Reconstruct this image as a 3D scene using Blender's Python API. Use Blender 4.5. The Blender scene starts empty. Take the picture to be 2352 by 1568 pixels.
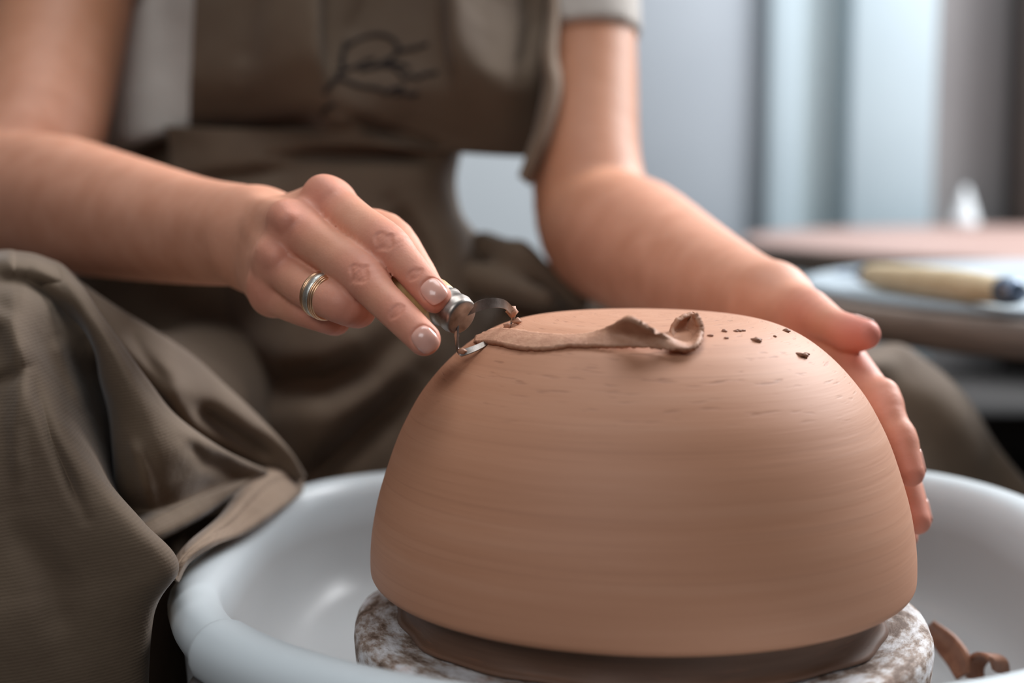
import bpy, bmesh, math, random
import numpy as np
from mathutils import Vector, Matrix

# ------------------------------------------------------------------ camera, world, lights, exposure
scene = bpy.context.scene
C = scene.collection
FPX = 50.0 / 36.0 * 2352.0
PITCH = math.radians(6.5)
CAM = Vector((-0.0522, -0.57, 0.776))
RIGHT = Vector((1, 0, 0)); FWD = Vector((0, math.cos(PITCH), -math.sin(PITCH))); UP = Vector((0, math.sin(PITCH), math.cos(PITCH)))

cd = bpy.data.cameras.new('camera'); cam = bpy.data.objects.new('camera', cd); C.objects.link(cam)
cam.location = CAM; cam.rotation_euler = (math.pi / 2 - PITCH, 0, 0)
cd.lens = 50; cd.sensor_width = 36; cd.clip_start = 0.02
cd.dof.use_dof = True; cd.dof.focus_distance = 0.553; cd.dof.aperture_fstop = 4.2; cd.dof.aperture_blades = 0
scene.camera = cam

scene.view_settings.view_transform = 'Standard'; scene.view_settings.look = 'None'
scene.view_settings.gamma = 1.0; scene.view_settings.use_curve_mapping = False
scene.view_settings.exposure = 0.0

w = bpy.data.worlds.new('studio_light'); scene.world = w; w.use_nodes = True
w.node_tree.nodes['Background'].inputs[0].default_value = (0.75, 0.87, 1.0, 1)
w.node_tree.nodes['Background'].inputs[1].default_value = 0.075

def area(name, loc, target, sx, sy, power, col):
    l = bpy.data.lights.new(name, 'AREA'); l.shape = 'RECTANGLE'; l.size = sx; l.size_y = sy; l.energy = power; l.color = col
    o = bpy.data.objects.new(name, l); C.objects.link(o); o.location = loc
    o.rotation_euler = (Vector(target) - Vector(loc)).to_track_quat('-Z', 'Y').to_euler()
    return o
area('window_daylight', (1.75, 1.50, 2.25), (-0.05, 0.05, 0.70), 1.5, 1.2, 138, (0.97, 0.98, 1.0))
area('skylight', (0.0, 0.30, 2.45), (0.0, 0.15, 0.65), 1.2, 0.9, 19, (0.95, 0.98, 1.0))
area('front_window_daylight', (-0.35, -0.80, 1.25), (0.0, 0.0, 0.66), 0.5, 0.4, 3.3, (0.97, 0.98, 1.0))  # added fill lamp near the camera, brightens bowl front and hand
area('back_window_daylight', (0.9, 1.7, 2.4), (0.9, 3.3, 1.0), 1.6, 0.8, 20, (0.86, 0.94, 1.0))  # added lamp inside the room, only brightens the back wall

def P(px, py, d):
    return CAM + RIGHT * ((px - 1176) / FPX * d) - UP * ((py - 784) / FPX * d) + FWD * d
def Pn(a):
    a = np.asarray(a, dtype=float)
    d = a[..., 2:3]
    return (np.array(CAM) + np.array(RIGHT) * ((a[..., 0:1] - 1176) / FPX * d) - np.array(UP) * ((a[..., 1:2] - 784) / FPX * d) + np.array(FWD) * d)
def at_z(px, py, z):
    dr = RIGHT * ((px - 1176) / FPX) - UP * ((py - 784) / FPX) + FWD
    return CAM + dr * ((z - CAM.z) / dr.z)

# ------------------------------------------------------------------ materials
def lin(c):
    return tuple(((v / 255) / 12.92 if v / 255 <= 0.04045 else ((v / 255 + 0.055) / 1.055) ** 2.4) for v in c) + (1.0,)
class NT:
    def __init__(s, name):
        s.m = bpy.data.materials.new(name); s.m.use_nodes = True; s.t = s.m.node_tree
        s.b = s.t.nodes['Principled BSDF']
    def n(s, kind, **kw):
        x = s.t.nodes.new(kind)
        for k, v in kw.items(): setattr(x, k, v)
        return x
    def l(s, a, b): s.t.links.new(a, b)
    def coord(s, scale=(1, 1, 1), rot=(0, 0, 0)):
        c = s.n('ShaderNodeTexCoord'); m = s.n('ShaderNodeMapping')
        m.inputs['Scale'].default_value = scale; m.inputs['Rotation'].default_value = rot
        s.l(c.outputs['Object'], m.inputs['Vector']); return m.outputs['Vector']
    def noise(s, vec, scale, detail=4, rough=0.55):
        x = s.n('ShaderNodeTexNoise'); x.inputs['Scale'].default_value = scale; x.inputs['Detail'].default_value = detail; x.inputs['Roughness'].default_value = rough
        if vec is not None: s.l(vec, x.inputs['Vector'])
        return x.outputs['Fac']
    def ramp(s, fac, stops):
        r = s.n('ShaderNodeValToRGB'); e = r.color_ramp.elements
        while len(e) < len(stops): e.new(0.5)
        for q, (p, c) in zip(e, stops): q.position = p; q.color = lin(c) if len(c) == 3 else c
        s.l(fac, r.inputs['Fac']); return r.outputs['Color']
    def mix(s, fac, a, b, mode='MIX'):
        x = s.n('ShaderNodeMix', data_type='RGBA', blend_type=mode)
        for sock, v in ((x.inputs[0], fac), (x.inputs[6], a), (x.inputs[7], b)):
            if hasattr(v, 'node'): s.l(v, sock)
            else: sock.default_value = v
        return x.outputs[2]
    def bump(s, h, strength, dist, prev=None):
        x = s.n('ShaderNodeBump'); x.inputs['Strength'].default_value = strength; x.inputs['Distance'].default_value = dist
        s.l(h, x.inputs['Height'])
        if prev is not None: s.l(prev, x.inputs['Normal'])
        s.l(x.outputs['Normal'], s.b.inputs['Normal']); return x.outputs['Normal']
    def base(s, c):
        if hasattr(c, 'node'): s.l(c, s.b.inputs['Base Color'])
        else: s.b.inputs['Base Color'].default_value = c
    def set(s, **kw):
        for k, v in kw.items(): s.b.inputs[k.replace('_', ' ')].default_value = v
        return s

def simple(name, c1, c2, scale, rough=0.6, bump=0.0, bdist=0.001, metal=0.0, stretch=(1, 1, 1)):
    t = NT(name); v = t.coord(stretch); f = t.noise(v, scale)
    t.base(t.ramp(f, [(0.3, c1), (0.7, c2)])); t.set(Roughness=rough, Metallic=metal)
    if bump: t.bump(t.noise(v, scale * 3), bump, bdist)
    return t.m

def cloth_mat(name, c1, c2, line_scale=1500, strength=0.12, rot=(0, 0.2, 0.5)):
    t = NT(name); v = t.coord(); f = t.noise(v, 14, 5)
    col = t.ramp(f, [(0.25, c1), (0.75, c2)])
    wv = t.n('ShaderNodeTexWave', wave_type='BANDS', bands_direction='Z'); wv.inputs['Scale'].default_value = line_scale / 6.2832
    wv.inputs['Distortion'].default_value = 0.6; wv.inputs['Detail'].default_value = 2
    t.l(t.coord((1, 1, 1), rot), wv.inputs['Vector'])
    fine = t.noise(v, 900, 2)
    dk = t.n('ShaderNodeMath', operation='MULTIPLY'); dk.inputs[1].default_value = 0.10; t.l(wv.outputs['Fac'], dk.inputs[0])
    t.base(t.mix(dk.outputs[0], col, lin(tuple(int(x * 0.45) for x in c1)), 'MIX'))
    n1 = t.bump(wv.outputs['Fac'], strength, 0.0006); n2 = t.bump(fine, 0.25, 0.0004, n1)
    n3 = t.bump(t.noise(v, 60, 3), 0.35, 0.0025, n2); t.bump(t.noise(v, 17, 2, 0.4), 0.45, 0.012, n3)
    t.set(Roughness=0.85); t.b.inputs['Sheen Weight'].default_value = 0.10; t.b.inputs['Sheen Roughness'].default_value = 0.4
    t.b.inputs['Sheen Tint'].default_value = (0.8, 0.85, 0.9, 1)
    return t.m

M = {}
M['apron'] = cloth_mat('brown_twill', (88, 71, 56), (104, 87, 69))
M['thread'] = simple('dark_thread', (22, 15, 13), (32, 23, 20), 300, 0.9)
M['hem'] = cloth_mat('brown_twill_hem', (118, 98, 80), (132, 111, 92))  # lighter copy of the apron twill, light on the hems painted in
M['shirt'] = cloth_mat('pale_jersey', (178, 170, 162), (200, 192, 184), 1800, 0.1)
M['hair'] = simple('brown_hair', (48, 32, 24), (78, 54, 40), 90, 0.5, 0.6, 0.002, stretch=(1, 1, 0.1))
M['plastic'] = simple('white_plastic', (198, 206, 210), (206, 214, 218), 8, 0.34, 0.04, 0.0004)
def pan_shade(m):  # greys the plastic below the rim: blocked light painted into the colour
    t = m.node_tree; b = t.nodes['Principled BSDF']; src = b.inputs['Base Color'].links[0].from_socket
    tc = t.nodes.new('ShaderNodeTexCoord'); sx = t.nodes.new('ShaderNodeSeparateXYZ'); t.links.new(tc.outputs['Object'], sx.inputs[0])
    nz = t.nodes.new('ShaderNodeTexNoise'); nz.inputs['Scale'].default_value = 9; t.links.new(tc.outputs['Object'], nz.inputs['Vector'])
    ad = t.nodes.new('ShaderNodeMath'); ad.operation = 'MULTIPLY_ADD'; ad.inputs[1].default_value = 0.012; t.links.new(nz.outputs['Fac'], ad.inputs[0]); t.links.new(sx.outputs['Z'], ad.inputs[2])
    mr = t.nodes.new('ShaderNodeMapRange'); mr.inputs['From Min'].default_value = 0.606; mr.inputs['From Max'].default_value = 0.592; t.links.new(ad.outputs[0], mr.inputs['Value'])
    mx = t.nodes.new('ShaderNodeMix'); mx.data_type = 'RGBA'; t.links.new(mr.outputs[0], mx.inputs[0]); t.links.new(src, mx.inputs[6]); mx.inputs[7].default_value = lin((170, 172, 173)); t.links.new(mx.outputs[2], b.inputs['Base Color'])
pan_shade(M['plastic'])
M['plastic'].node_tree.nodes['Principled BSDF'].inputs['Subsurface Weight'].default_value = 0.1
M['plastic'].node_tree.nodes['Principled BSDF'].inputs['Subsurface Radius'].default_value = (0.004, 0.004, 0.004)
M['whitebat'] = simple('white_board', (150, 163, 172), (162, 174, 182), 12, 0.75)
M['wall'] = simple('wall_paint', (198, 205, 210), (206, 213, 217), 1.2, 0.9)
M['doorgrey'] = simple('grey_door_paint', (164, 172, 180), (176, 183, 190), 1.6, 0.7)
M['white'] = simple('white_gloss_paint', (176, 192, 200), (186, 202, 209), 2, 0.6)
M['bottle'] = simple('white_bottle_plastic', (220, 228, 232), (228, 235, 238), 4, 0.4)
M['pane'] = simple('pale_panel', (168, 180, 184), (178, 190, 192), 1.5, 0.6)
M['walltaupe'] = simple('taupe_wall_paint', (140, 136, 136), (152, 148, 147), 1.5, 0.9)
M['dark'] = simple('dark_stained_wood', (34, 27, 24), (52, 42, 36), 18, 0.6, 0.2, 0.001, stretch=(1, 1, 6))
M['blackwood'] = simple('black_stained_wood', (15, 12, 11), (24, 19, 17), 18, 0.85, stretch=(6, 1, 1))
M['floor'] = simple('concrete_floor', (84, 78, 73), (112, 105, 98), 6, 0.8, 0.2, 0.002)
M['tabletop'] = simple('clay_stained_pink_wood', (142, 114, 106), (166, 140, 132), 5, 0.6, stretch=(1, 5, 1))
M['edgewood'] = simple('grey_brown_wood', (104, 92, 84), (134, 120, 110), 16, 0.7, 0.2, 0.001, stretch=(1, 1, 8))
M['steel'] = simple('worn_steel', (128, 118, 110), (182, 174, 168), 150, 0.40, 0.1, 0.0003, metal=1.0)
M['bluesteel'] = simple('blued_steel', (120, 136, 160), (150, 164, 184), 60, 0.35, metal=1.0)
M['gold'] = simple('rose_gold', (222, 176, 140), (238, 198, 162), 200, 0.36, metal=1.0)
M['silver'] = simple('silver_inlay', (196, 196, 188), (226, 226, 220), 500, 0.42, 0.4, 0.0003, metal=1.0)
M['machine'] = simple('dark_painted_steel', (40, 36, 34), (56, 50, 47), 12, 0.5)

def wood_handle():
    t = NT('yellow_boxwood'); v = t.coord((1, 1, 1)); f = t.noise(v, 120, 5)
    t.base(t.ramp(f, [(0.25, (196, 152, 92)), (0.55, (218, 182, 124)), (0.8, (228, 200, 150))])); t.set(Roughness=0.45)
    t.b.inputs['Coat Weight'].default_value = 0.3; t.bump(f, 0.1, 0.0005); return t.m
M['wood'] = wood_handle()
M['palewood'] = simple('pale_beech', (206, 184, 146), (224, 206, 172), 60, 0.5, 0.1, 0.0005)

def clay_mat(name, c1, c2, c3, streak=True):
    """leather-hard clay; the streaks follow the turning round the object's z axis"""
    t = NT(name); tc = t.n('ShaderNodeTexCoord'); sx = t.n('ShaderNodeSeparateXYZ'); t.l(tc.outputs['Object'], sx.inputs[0])
    if streak:
        at = t.n('ShaderNodeMath', operation='ARCTAN2'); t.l(sx.outputs['Y'], at.inputs[0]); t.l(sx.outputs['X'], at.inputs[1])
        r2 = t.n('ShaderNodeVectorMath', operation='LENGTH'); cm = t.n('ShaderNodeCombineXYZ'); t.l(sx.outputs['X'], cm.inputs[0]); t.l(sx.outputs['Y'], cm.inputs[1]); t.l(cm.outputs[0], r2.inputs[0])
        def vec(ka, kz):
            a = t.n('ShaderNodeMath', operation='MULTIPLY'); a.inputs[1].default_value = ka; t.l(at.outputs[0], a.inputs[0])
            b = t.n('ShaderNodeMath', operation='MULTIPLY'); b.inputs[1].default_value = kz; t.l(sx.outputs['Z'], b.inputs[0])
            c = t.n('ShaderNodeMath', operation='MULTIPLY'); c.inputs[1].default_value = kz; t.l(r2.outputs['Value'], c.inputs[0])
            k = t.n('ShaderNodeCombineXYZ'); t.l(a.outputs[0], k.inputs[0]); t.l(b.outputs[0], k.inputs[1]); t.l(c.outputs[0], k.inputs[2]); return k.outputs[0]
        broad = t.noise(vec(0.8, 160), 1.0, 4, 0.6); fine = t.noise(vec(1.6, 900), 1.0, 3, 0.6); pits = t.noise(vec(6, 520), 1.0, 2, 0.5)
        mask = t.n('ShaderNodeMapRange'); mask.inputs['From Min'].default_value = 0.066; mask.inputs['From Max'].default_value = 0.086; t.l(sx.outputs['Z'], mask.inputs['Value'])
        col = t.ramp(broad, [(0.25, c1), (0.5, c2), (0.75, c3)])
        pr = t.n('ShaderNodeMapRange'); pr.inputs['From Min'].default_value = 0.62; pr.inputs['From Max'].default_value = 0.72; t.l(pits, pr.inputs['Value'])
        pm = t.n('ShaderNodeMath', operation='MULTIPLY'); t.l(pr.outputs[0], pm.inputs[0]); t.l(mask.outputs[0], pm.inputs[1])
        pk = t.n('ShaderNodeMath', operation='MULTIPLY'); pk.inputs[1].default_value = 0.4; t.l(pm.outputs[0], pk.inputs[0])
        ln = t.n('ShaderNodeMapRange'); ln.inputs['From Min'].default_value = 0.60; ln.inputs['From Max'].default_value = 0.70; t.l(t.noise(vec(0.45, 650), 1.0, 2, 0.4), ln.inputs['Value'])
        lm = t.n('ShaderNodeMath', operation='MULTIPLY'); t.l(ln.outputs[0], lm.inputs[0]); lm.inputs[1].default_value = 0.16
        col = t.mix(lm.outputs[0], col, lin((146, 98, 74)))
        t.base(t.mix(pk.outputs[0], col, lin((128, 84, 62))))
        n1 = t.bump(fine, 0.10, 0.0006); n2 = t.bump(broad, 0.13, 0.0012, n1)
        inv = t.n('ShaderNodeMath', operation='MULTIPLY'); inv.inputs[1].default_value = -1; t.l(pm.outputs[0], inv.inputs[0])
        t.bump(inv.outputs[0], 0.2, 0.0006, n2)
    else:
        v = tc.outputs['Object']; f = t.noise(v, 220, 5); t.base(t.ramp(f, [(0.25, c1), (0.5, c2), (0.75, c3)])); t.bump(t.noise(v, 700, 4), 0.5, 0.0006)
    t.set(Roughness=0.62); return t.m
M['clay'] = clay_mat('leather_hard_clay', (180, 127, 97), (186, 133, 103), (191, 140, 111))
M['clayshave'] = clay_mat('clay_shaving', (166, 118, 92), (178, 130, 103), (188, 142, 114), False)
M['claydry'] = clay_mat('dry_clay_scrap', (122, 80, 58), (142, 96, 72), (158, 112, 86), False)
M['claydark'] = clay_mat('damp_clay_ring', (88, 60, 44), (104, 74, 56), (118, 86, 68))

def plaster():
    t = NT('clay_smeared_plaster'); tc = t.n('ShaderNodeTexCoord'); sx = t.n('ShaderNodeSeparateXYZ'); t.l(tc.outputs['Object'], sx.inputs[0])
    at = t.n('ShaderNodeMath', operation='ARCTAN2'); t.l(sx.outputs['Y'], at.inputs[0]); t.l(sx.outputs['X'], at.inputs[1])
    cm = t.n('ShaderNodeCombineXYZ'); t.l(sx.outputs['X'], cm.inputs[0]); t.l(sx.outputs['Y'], cm.inputs[1]); r2 = t.n('ShaderNodeVectorMath', operation='LENGTH'); t.l(cm.outputs[0], r2.inputs[0])
    k = t.n('ShaderNodeCombineXYZ')
    for i, (src, f) in enumerate(((at.outputs[0], 5.0), (sx.outputs['Z'], 95.0), (r2.outputs['Value'], 120.0))):
        q = t.n('ShaderNodeMath', operation='MULTIPLY'); q.inputs[1].default_value = f; t.l(src, q.inputs[0]); t.l(q.outputs[0], k.inputs[i])
    streak = t.noise(k.outputs[0], 1.0, 7, 0.68); fine = t.noise(k.outputs[0], 4.5, 5, 0.7); v = tc.outputs['Object']; patch = t.noise(v, 34, 6, 0.6)
    col = t.ramp(streak, [(0.40, (96, 74, 60)), (0.47, (150, 132, 120)), (0.53, (188, 182, 180)), (0.62, (218, 217, 220))])
    col = t.mix(t.ramp(patch, [(0.52, (0, 0, 0)), (0.64, (235, 235, 235))]), col, lin((100, 74, 58)))
    col = t.mix(t.ramp(fine, [(0.58, (0, 0, 0)), (0.70, (220, 220, 220))]), col, lin((92, 72, 62)))
    col = t.mix(t.ramp(t.noise(v, 70, 4), [(0.60, (0, 0, 0)), (0.72, (150, 150, 150))]), col, lin((180, 132, 106)))
    t.base(col); t.set(Roughness=0.75); t.bump(patch, 0.35, 0.0015, t.bump(fine, 0.5, 0.0008)); return t.m
M['plaster'] = plaster()

def skin():
    t = NT('skin'); v = t.coord()
    at = t.n('ShaderNodeAttribute', attribute_name='flush'); f = t.noise(v, 55, 5)
    col = t.ramp(f, [(0.3, (204, 142, 114)), (0.7, (218, 158, 131))])
    col = t.mix(at.outputs['Fac'], col, lin((206, 124, 108)))
    up = t.n('ShaderNodeAttribute', attribute_name='tan')
    col = t.mix(up.outputs['Fac'], col, lin((168, 112, 72)))  # brown tint stands in for shade on the upper arms
    t.base(col); t.set(Roughness=0.56)
    b = t.b; b.inputs['Subsurface Weight'].default_value = 0.18; b.inputs['Subsurface Radius'].default_value = (0.006, 0.0025, 0.0014); b.inputs['Subsurface Scale'].default_value = 1.0
    b.inputs['Specular IOR Level'].default_value = 0.4
    vo = t.n('ShaderNodeTexVoronoi'); vo.inputs['Scale'].default_value = 900; t.l(v, vo.inputs['Vector'])
    n1 = t.bump(vo.outputs['Distance'], 0.10, 0.0004); t.bump(t.noise(v, 420, 4), 0.18, 0.0006, n1)
    return t.m
M['skin'] = skin()
def nail():
    t = NT('fingernail'); t.base(lin((222, 168, 152))); t.set(Roughness=0.25); t.b.inputs['Coat Weight'].default_value = 0.4
    t.b.inputs['Subsurface Weight'].default_value = 0.1; t.b.inputs['Subsurface Radius'].default_value = (0.003, 0.0015, 0.001); return t.m
M['nail'] = nail()

# ------------------------------------------------------------------ object helpers
def tag(o, label=None, cat=None, group=None, kind=None):
    if label: o['label'] = label
    if cat: o['category'] = cat
    if group: o['group'] = group
    if kind: o['kind'] = kind
    return o
def empty(name, loc, label, cat, group=None):
    o = bpy.data.objects.new(name, None); C.objects.link(o); o.location = loc; o.empty_display_size = 0.05
    return tag(o, label, cat, group)
def link(name, me, mat, parent=None, smooth=True):
    o = bpy.data.objects.new(name, me); C.objects.link(o)
    if mat: me.materials.append(mat)
    if smooth: me.polygons.foreach_set('use_smooth', [True] * len(me.polygons))
    if parent is not None:
        o.parent = parent; o.matrix_parent_inverse = Matrix.Translation(-parent.location) if parent.parent is None else parent.matrix_parent_inverse.copy()
        if parent.type == 'MESH': o.matrix_parent_inverse = Matrix.Translation(-Vector(parent.location))
    return o
def mesh(name, V, F):
    me = bpy.data.meshes.new(name); me.from_pydata([tuple(v) for v in V], [], [tuple(f) for f in F]); me.update(); return me
def obj(name, V, F, mat, parent=None, smooth=True, loc=None):
    """V in world space; the object's origin goes to loc (default: the first vertex's neighbourhood stays at the world origin)"""
    if loc is not None: V = [Vector(v) - Vector(loc) for v in V]
    o = link(name, mesh(name, V, F), mat, None, smooth)
    if loc is not None: o.location = loc
    if parent is not None: par(o, parent)
    return o
def wloc(o):
    p = Vector(o.location)
    return p if o.parent is None else p + wloc(o.parent)
def par(o, parent):
    o.location = Vector(o.location) - wloc(parent); o.parent = parent
    return o
def solid(o, th, off=0.0, bev=None):
    m = o.modifiers.new('thickness', 'SOLIDIFY'); m.thickness = th; m.offset = off
    return o
def sub(o, n=1):
    m = o.modifiers.new('smooth', 'SUBSURF'); m.levels = n; m.render_levels = n; return o
def lathe(prof, seg=96, centre=(0, 0), jit=None):
    V = []; F = []; n = len(prof)
    for i in range(seg):
        a = 2 * math.pi * i / seg
        for r, z in prof:
            if jit: r, z = jit(a, r, z)
            V.append((centre[0] + r * math.cos(a), centre[1] + r * math.sin(a), z))
    for i in range(seg):
        for j in range(n - 1):
            a, b = i * n + j, ((i + 1) % seg) * n + j
            F.append((a, b, b + 1, a + 1))
    return V, F
def box(x0, x1, y0, y1, z0, z1, bev=0.0):
    bm = bmesh.new(); bmesh.ops.create_cube(bm, size=1)
    for v in bm.verts:
        v.co = Vector(((x0 + x1) / 2 + v.co.x * (x1 - x0), (y0 + y1) / 2 + v.co.y * (y1 - y0), (z0 + z1) / 2 + v.co.z * (z1 - z0)))
    if bev: bmesh.ops.bevel(bm, geom=list(bm.edges), offset=bev, segments=3, profile=0.5, affect='EDGES')
    V = [v.co.copy() for v in bm.verts]; bm.verts.index_update(); F = [[v.index for v in f.verts] for f in bm.faces]; bm.free()
    return V, F
def joinvf(*parts):
    V = []; F = []
    for v, f in parts:
        o = len(V); V += list(v); F += [tuple(i + o for i in q) for q in f]
    return V, F
def crom(pts, n):
    """Catmull-Rom through pts (k x 3), n samples"""
    p = np.asarray(pts, float); k = len(p); t = np.linspace(0, k - 1, n); i = np.minimum(t.astype(int), k - 2); f = (t - i)[:, None]
    pe = np.vstack([2 * p[0] - p[1], p, 2 * p[-1] - p[-2]])
    a, b, c, d = pe[i], pe[i + 1], pe[i + 2], pe[i + 3]
    return 0.5 * (2 * b + (c - a) * f + (2 * a - 5 * b + 4 * c - d) * f ** 2 + (3 * b - a - 3 * c + d) * f ** 3)
def fold(B, line, amp, width):
    """presses a soft fold into a cloth grid along a line: amp > 0 is a valley (metres), width is the half width of the fold"""
    L = np.asarray(line, float); best = np.full(B.shape[:2], 1e9); fade = np.zeros(B.shape[:2])
    n = len(L) - 1
    for i in range(n):
        a, b = L[i], L[i + 1]; ab = b - a; w_ = B[..., :2] - a; t = np.clip((w_ @ ab) / (ab @ ab), 0, 1); q = np.linalg.norm(w_ - t[..., None] * ab, axis=-1)
        u = (i + t) / n; m = q < best; best = np.where(m, q, best); fade = np.where(m, np.clip(np.minimum(u, 1 - u) / 0.25, 0, 1), fade)
    fade = fade * fade * (3 - 2 * fade); B[..., 2] += amp * (0.25 + 0.75 * fade) * np.exp(-(best / width) ** 2)
def loft(rows, nu, nv, px=True, folds=()):
    """rows: list of equal-length lists of points -> smooth grid (nu along a row, nv across the rows)"""
    A = np.array([crom(r, nu) for r in rows]); B = np.array([crom(A[:, i], nv) for i in range(nu)])     # nu x nv x 3
    for f_ in folds: fold(B, *f_)
    if px: B = Pn(B)
    V = B.reshape(-1, 3); F = [(i * nv + j, (i + 1) * nv + j, (i + 1) * nv + j + 1, i * nv + j + 1) for i in range(nu - 1) for j in range(nv - 1)]
    return [tuple(v) for v in V], F
def tube(pts, rad, n=12, caps=True, smooth=None):
    p = np.asarray(pts, float)
    if smooth:
        r = np.interp(np.linspace(0, len(p) - 1, smooth), range(len(p)), rad if hasattr(rad, '__len__') else [rad] * len(p)); p = crom(p, smooth)
    else: r = np.asarray(rad if hasattr(rad, '__len__') else [rad] * len(p), float)
    T = np.gradient(p, axis=0); T /= np.linalg.norm(T, axis=1)[:, None]
    u = np.cross(T[0], (0.3, 0.2, 0.9)); u /= np.linalg.norm(u); V = []; F = []
    for i in range(len(p)):
        u = u - T[i] * u.dot(T[i]); u /= np.linalg.norm(u); v = np.cross(T[i], u)
        for k in range(n):
            a = 2 * math.pi * k / n; V.append(tuple(p[i] + r[i] * (math.cos(a) * u + math.sin(a) * v)))
    for i in range(len(p) - 1):
        for k in range(n): F.append((i * n + k, i * n + (k + 1) % n, (i + 1) * n + (k + 1) % n, (i + 1) * n + k))
    if caps: F.append(tuple(range(n - 1, -1, -1))); F.append(tuple((len(p) - 1) * n + k for k in range(n)))
    return V, F

# ------------------------------------------------------------------ signed-distance sculpting (bodies, cloth-covered legs)
class Cone:
    def __init__(s, a, b, ra, rb, n=None, sq=1.0):
        s.a = np.array(a, np.float32); s.b = np.array(b, np.float32); s.ra = ra; s.rb = rb; s.ba = s.b - s.a; s.L = max(float(s.ba @ s.ba), 1e-10)
        s.n = None if n is None else np.array(n, np.float32) / np.linalg.norm(n); s.sq = sq
    def d(s, p, c=None, R=0):
        if c is not None:
            lo = s.d(c)[0] - R * max(1, s.sq)
            if lo > 0.035: return lo
        w_ = p - s.a; t = np.clip(w_ @ s.ba / s.L, 0, 1); w_ = w_ - t[:, None] * s.ba
        if s.n is not None: w_ = w_ + (w_ @ s.n)[:, None] * (s.sq - 1) * s.n
        return np.sqrt((w_ * w_).sum(1)) - (s.ra + t * (s.rb - s.ra))
class Ell:
    def __init__(s, c, r, rot=None):
        s.c = np.array(c, np.float32); s.r = np.array(r, np.float32); s.rot = None if rot is None else np.array(rot, np.float32)
    def d(s, p, c=None, R=0):
        if c is not None:
            lo = s.d(c)[0] - R * 2
            if lo > 0.035: return lo
        q = p - s.c
        if s.rot is not None: q = q @ s.rot
        k0 = np.sqrt(((q / s.r) ** 2).sum(1)); k1 = np.sqrt(((q / s.r ** 2) ** 2).sum(1)); return k0 * (k0 - 1) / np.maximum(k1, 1e-6)
def smin(a, b, k):
    h = np.clip(0.5 + 0.5 * (b - a) / k, 0, 1); return b + (a - b) * h - k * h * (1 - h)
class U:
    def __init__(s, k, *ch): s.k = k; s.ch = ch
    def d(s, p, c=None, R=0):
        r = s.ch[0].d(p, c, R)
        for q in s.ch[1:]: r = smin(r, q.d(p, c, R), s.k)
        return r
class Limb:
    """a tapering limb: Catmull-Rom spine with interpolated radii, hard union of short cones"""
    def __init__(s, *pr, m=4):
        k = len(pr); q = crom([tuple(p) for p, r in pr], (k - 1) * m + 1); r = crom([(r, 0, 0) for p, r in pr], (k - 1) * m + 1)[:, 0]
        s.c = [Cone(q[i], q[i + 1], r[i], r[i + 1]) for i in range(len(q) - 1)]
        s.A = np.stack([k.a for k in s.c]); s.B = np.stack([k.ba for k in s.c]); s.Ls = np.array([k.L for k in s.c]); s.ra = np.array([k.ra for k in s.c]); s.rb = np.array([k.rb for k in s.c])
    def d(s, p, c=None, R=0):
        use = s.c
        if c is not None:
            w_ = c[0] - s.A; t = np.clip((w_ * s.B).sum(1) / s.Ls, 0, 1); e = np.linalg.norm(w_ - t[:, None] * s.B, axis=1) - (s.ra + t * (s.rb - s.ra))
            if e.min() - R > 0.035: return e.min() - R
            use = [s.c[i] for i in np.where(e - R <= e.min() + R)[0]]
        r = use[0].d(p)
        for q in use[1:]: r = np.minimum(r, q.d(p))
        return r
class Hand:
    """palm blended with each finger; neighbouring fingers only touch"""
    def __init__(s, palm, fingers, kp, kf): s.palm = palm; s.f = fingers; s.kp = kp; s.kf = kf
    def d(s, p, c=None, R=0):
        pd = s.palm.d(p, c, R); r = None
        for q in s.f:
            x = smin(pd, q.d(p, c, R), s.kp); r = x if r is None else smin(r, x, s.kf)
        return r
class Cut:
    def __init__(s, body, cutters, k): s.body = body; s.cut = cutters; s.k = k
    def d(s, p, c=None, R=0):
        r = s.body.d(p, c, R)
        for q in s.cut: r = -smin(-r, q.d(p, c, R), s.k)
        return r
class Push:
    """carves the body where it would enter another solid (skin pressed against the pot)"""
    def __init__(s, body, f): s.body = body; s.f = f
    def d(s, p, c=None, R=0): return np.maximum(s.body.d(p, c, R), -s.f(p))
def march(node, px, py, d0, d1, step=0.0004):
    o = np.array(Pn([[px, py, 0.0]])[0]); dr = np.array(Pn([[px, py, 1.0]])[0]) - o; t = d0
    while t < d1:
        v = float(np.min(node.d((o + dr * t)[None].astype(np.float32))))
        if v < 0.00015: return o + dr * t, t
        t += max(v * 0.7, 0.0001)
    return None, None
def gradient(node, p, e=0.0004):
    p = np.asarray(p, np.float32); g = np.stack([node.d(p + np.eye(3, dtype=np.float32)[i] * e) - node.d(p - np.eye(3, dtype=np.float32)[i] * e) for i in range(3)], 1)
    return g / np.maximum(np.linalg.norm(g, axis=1), 1e-9)[:, None]
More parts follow.
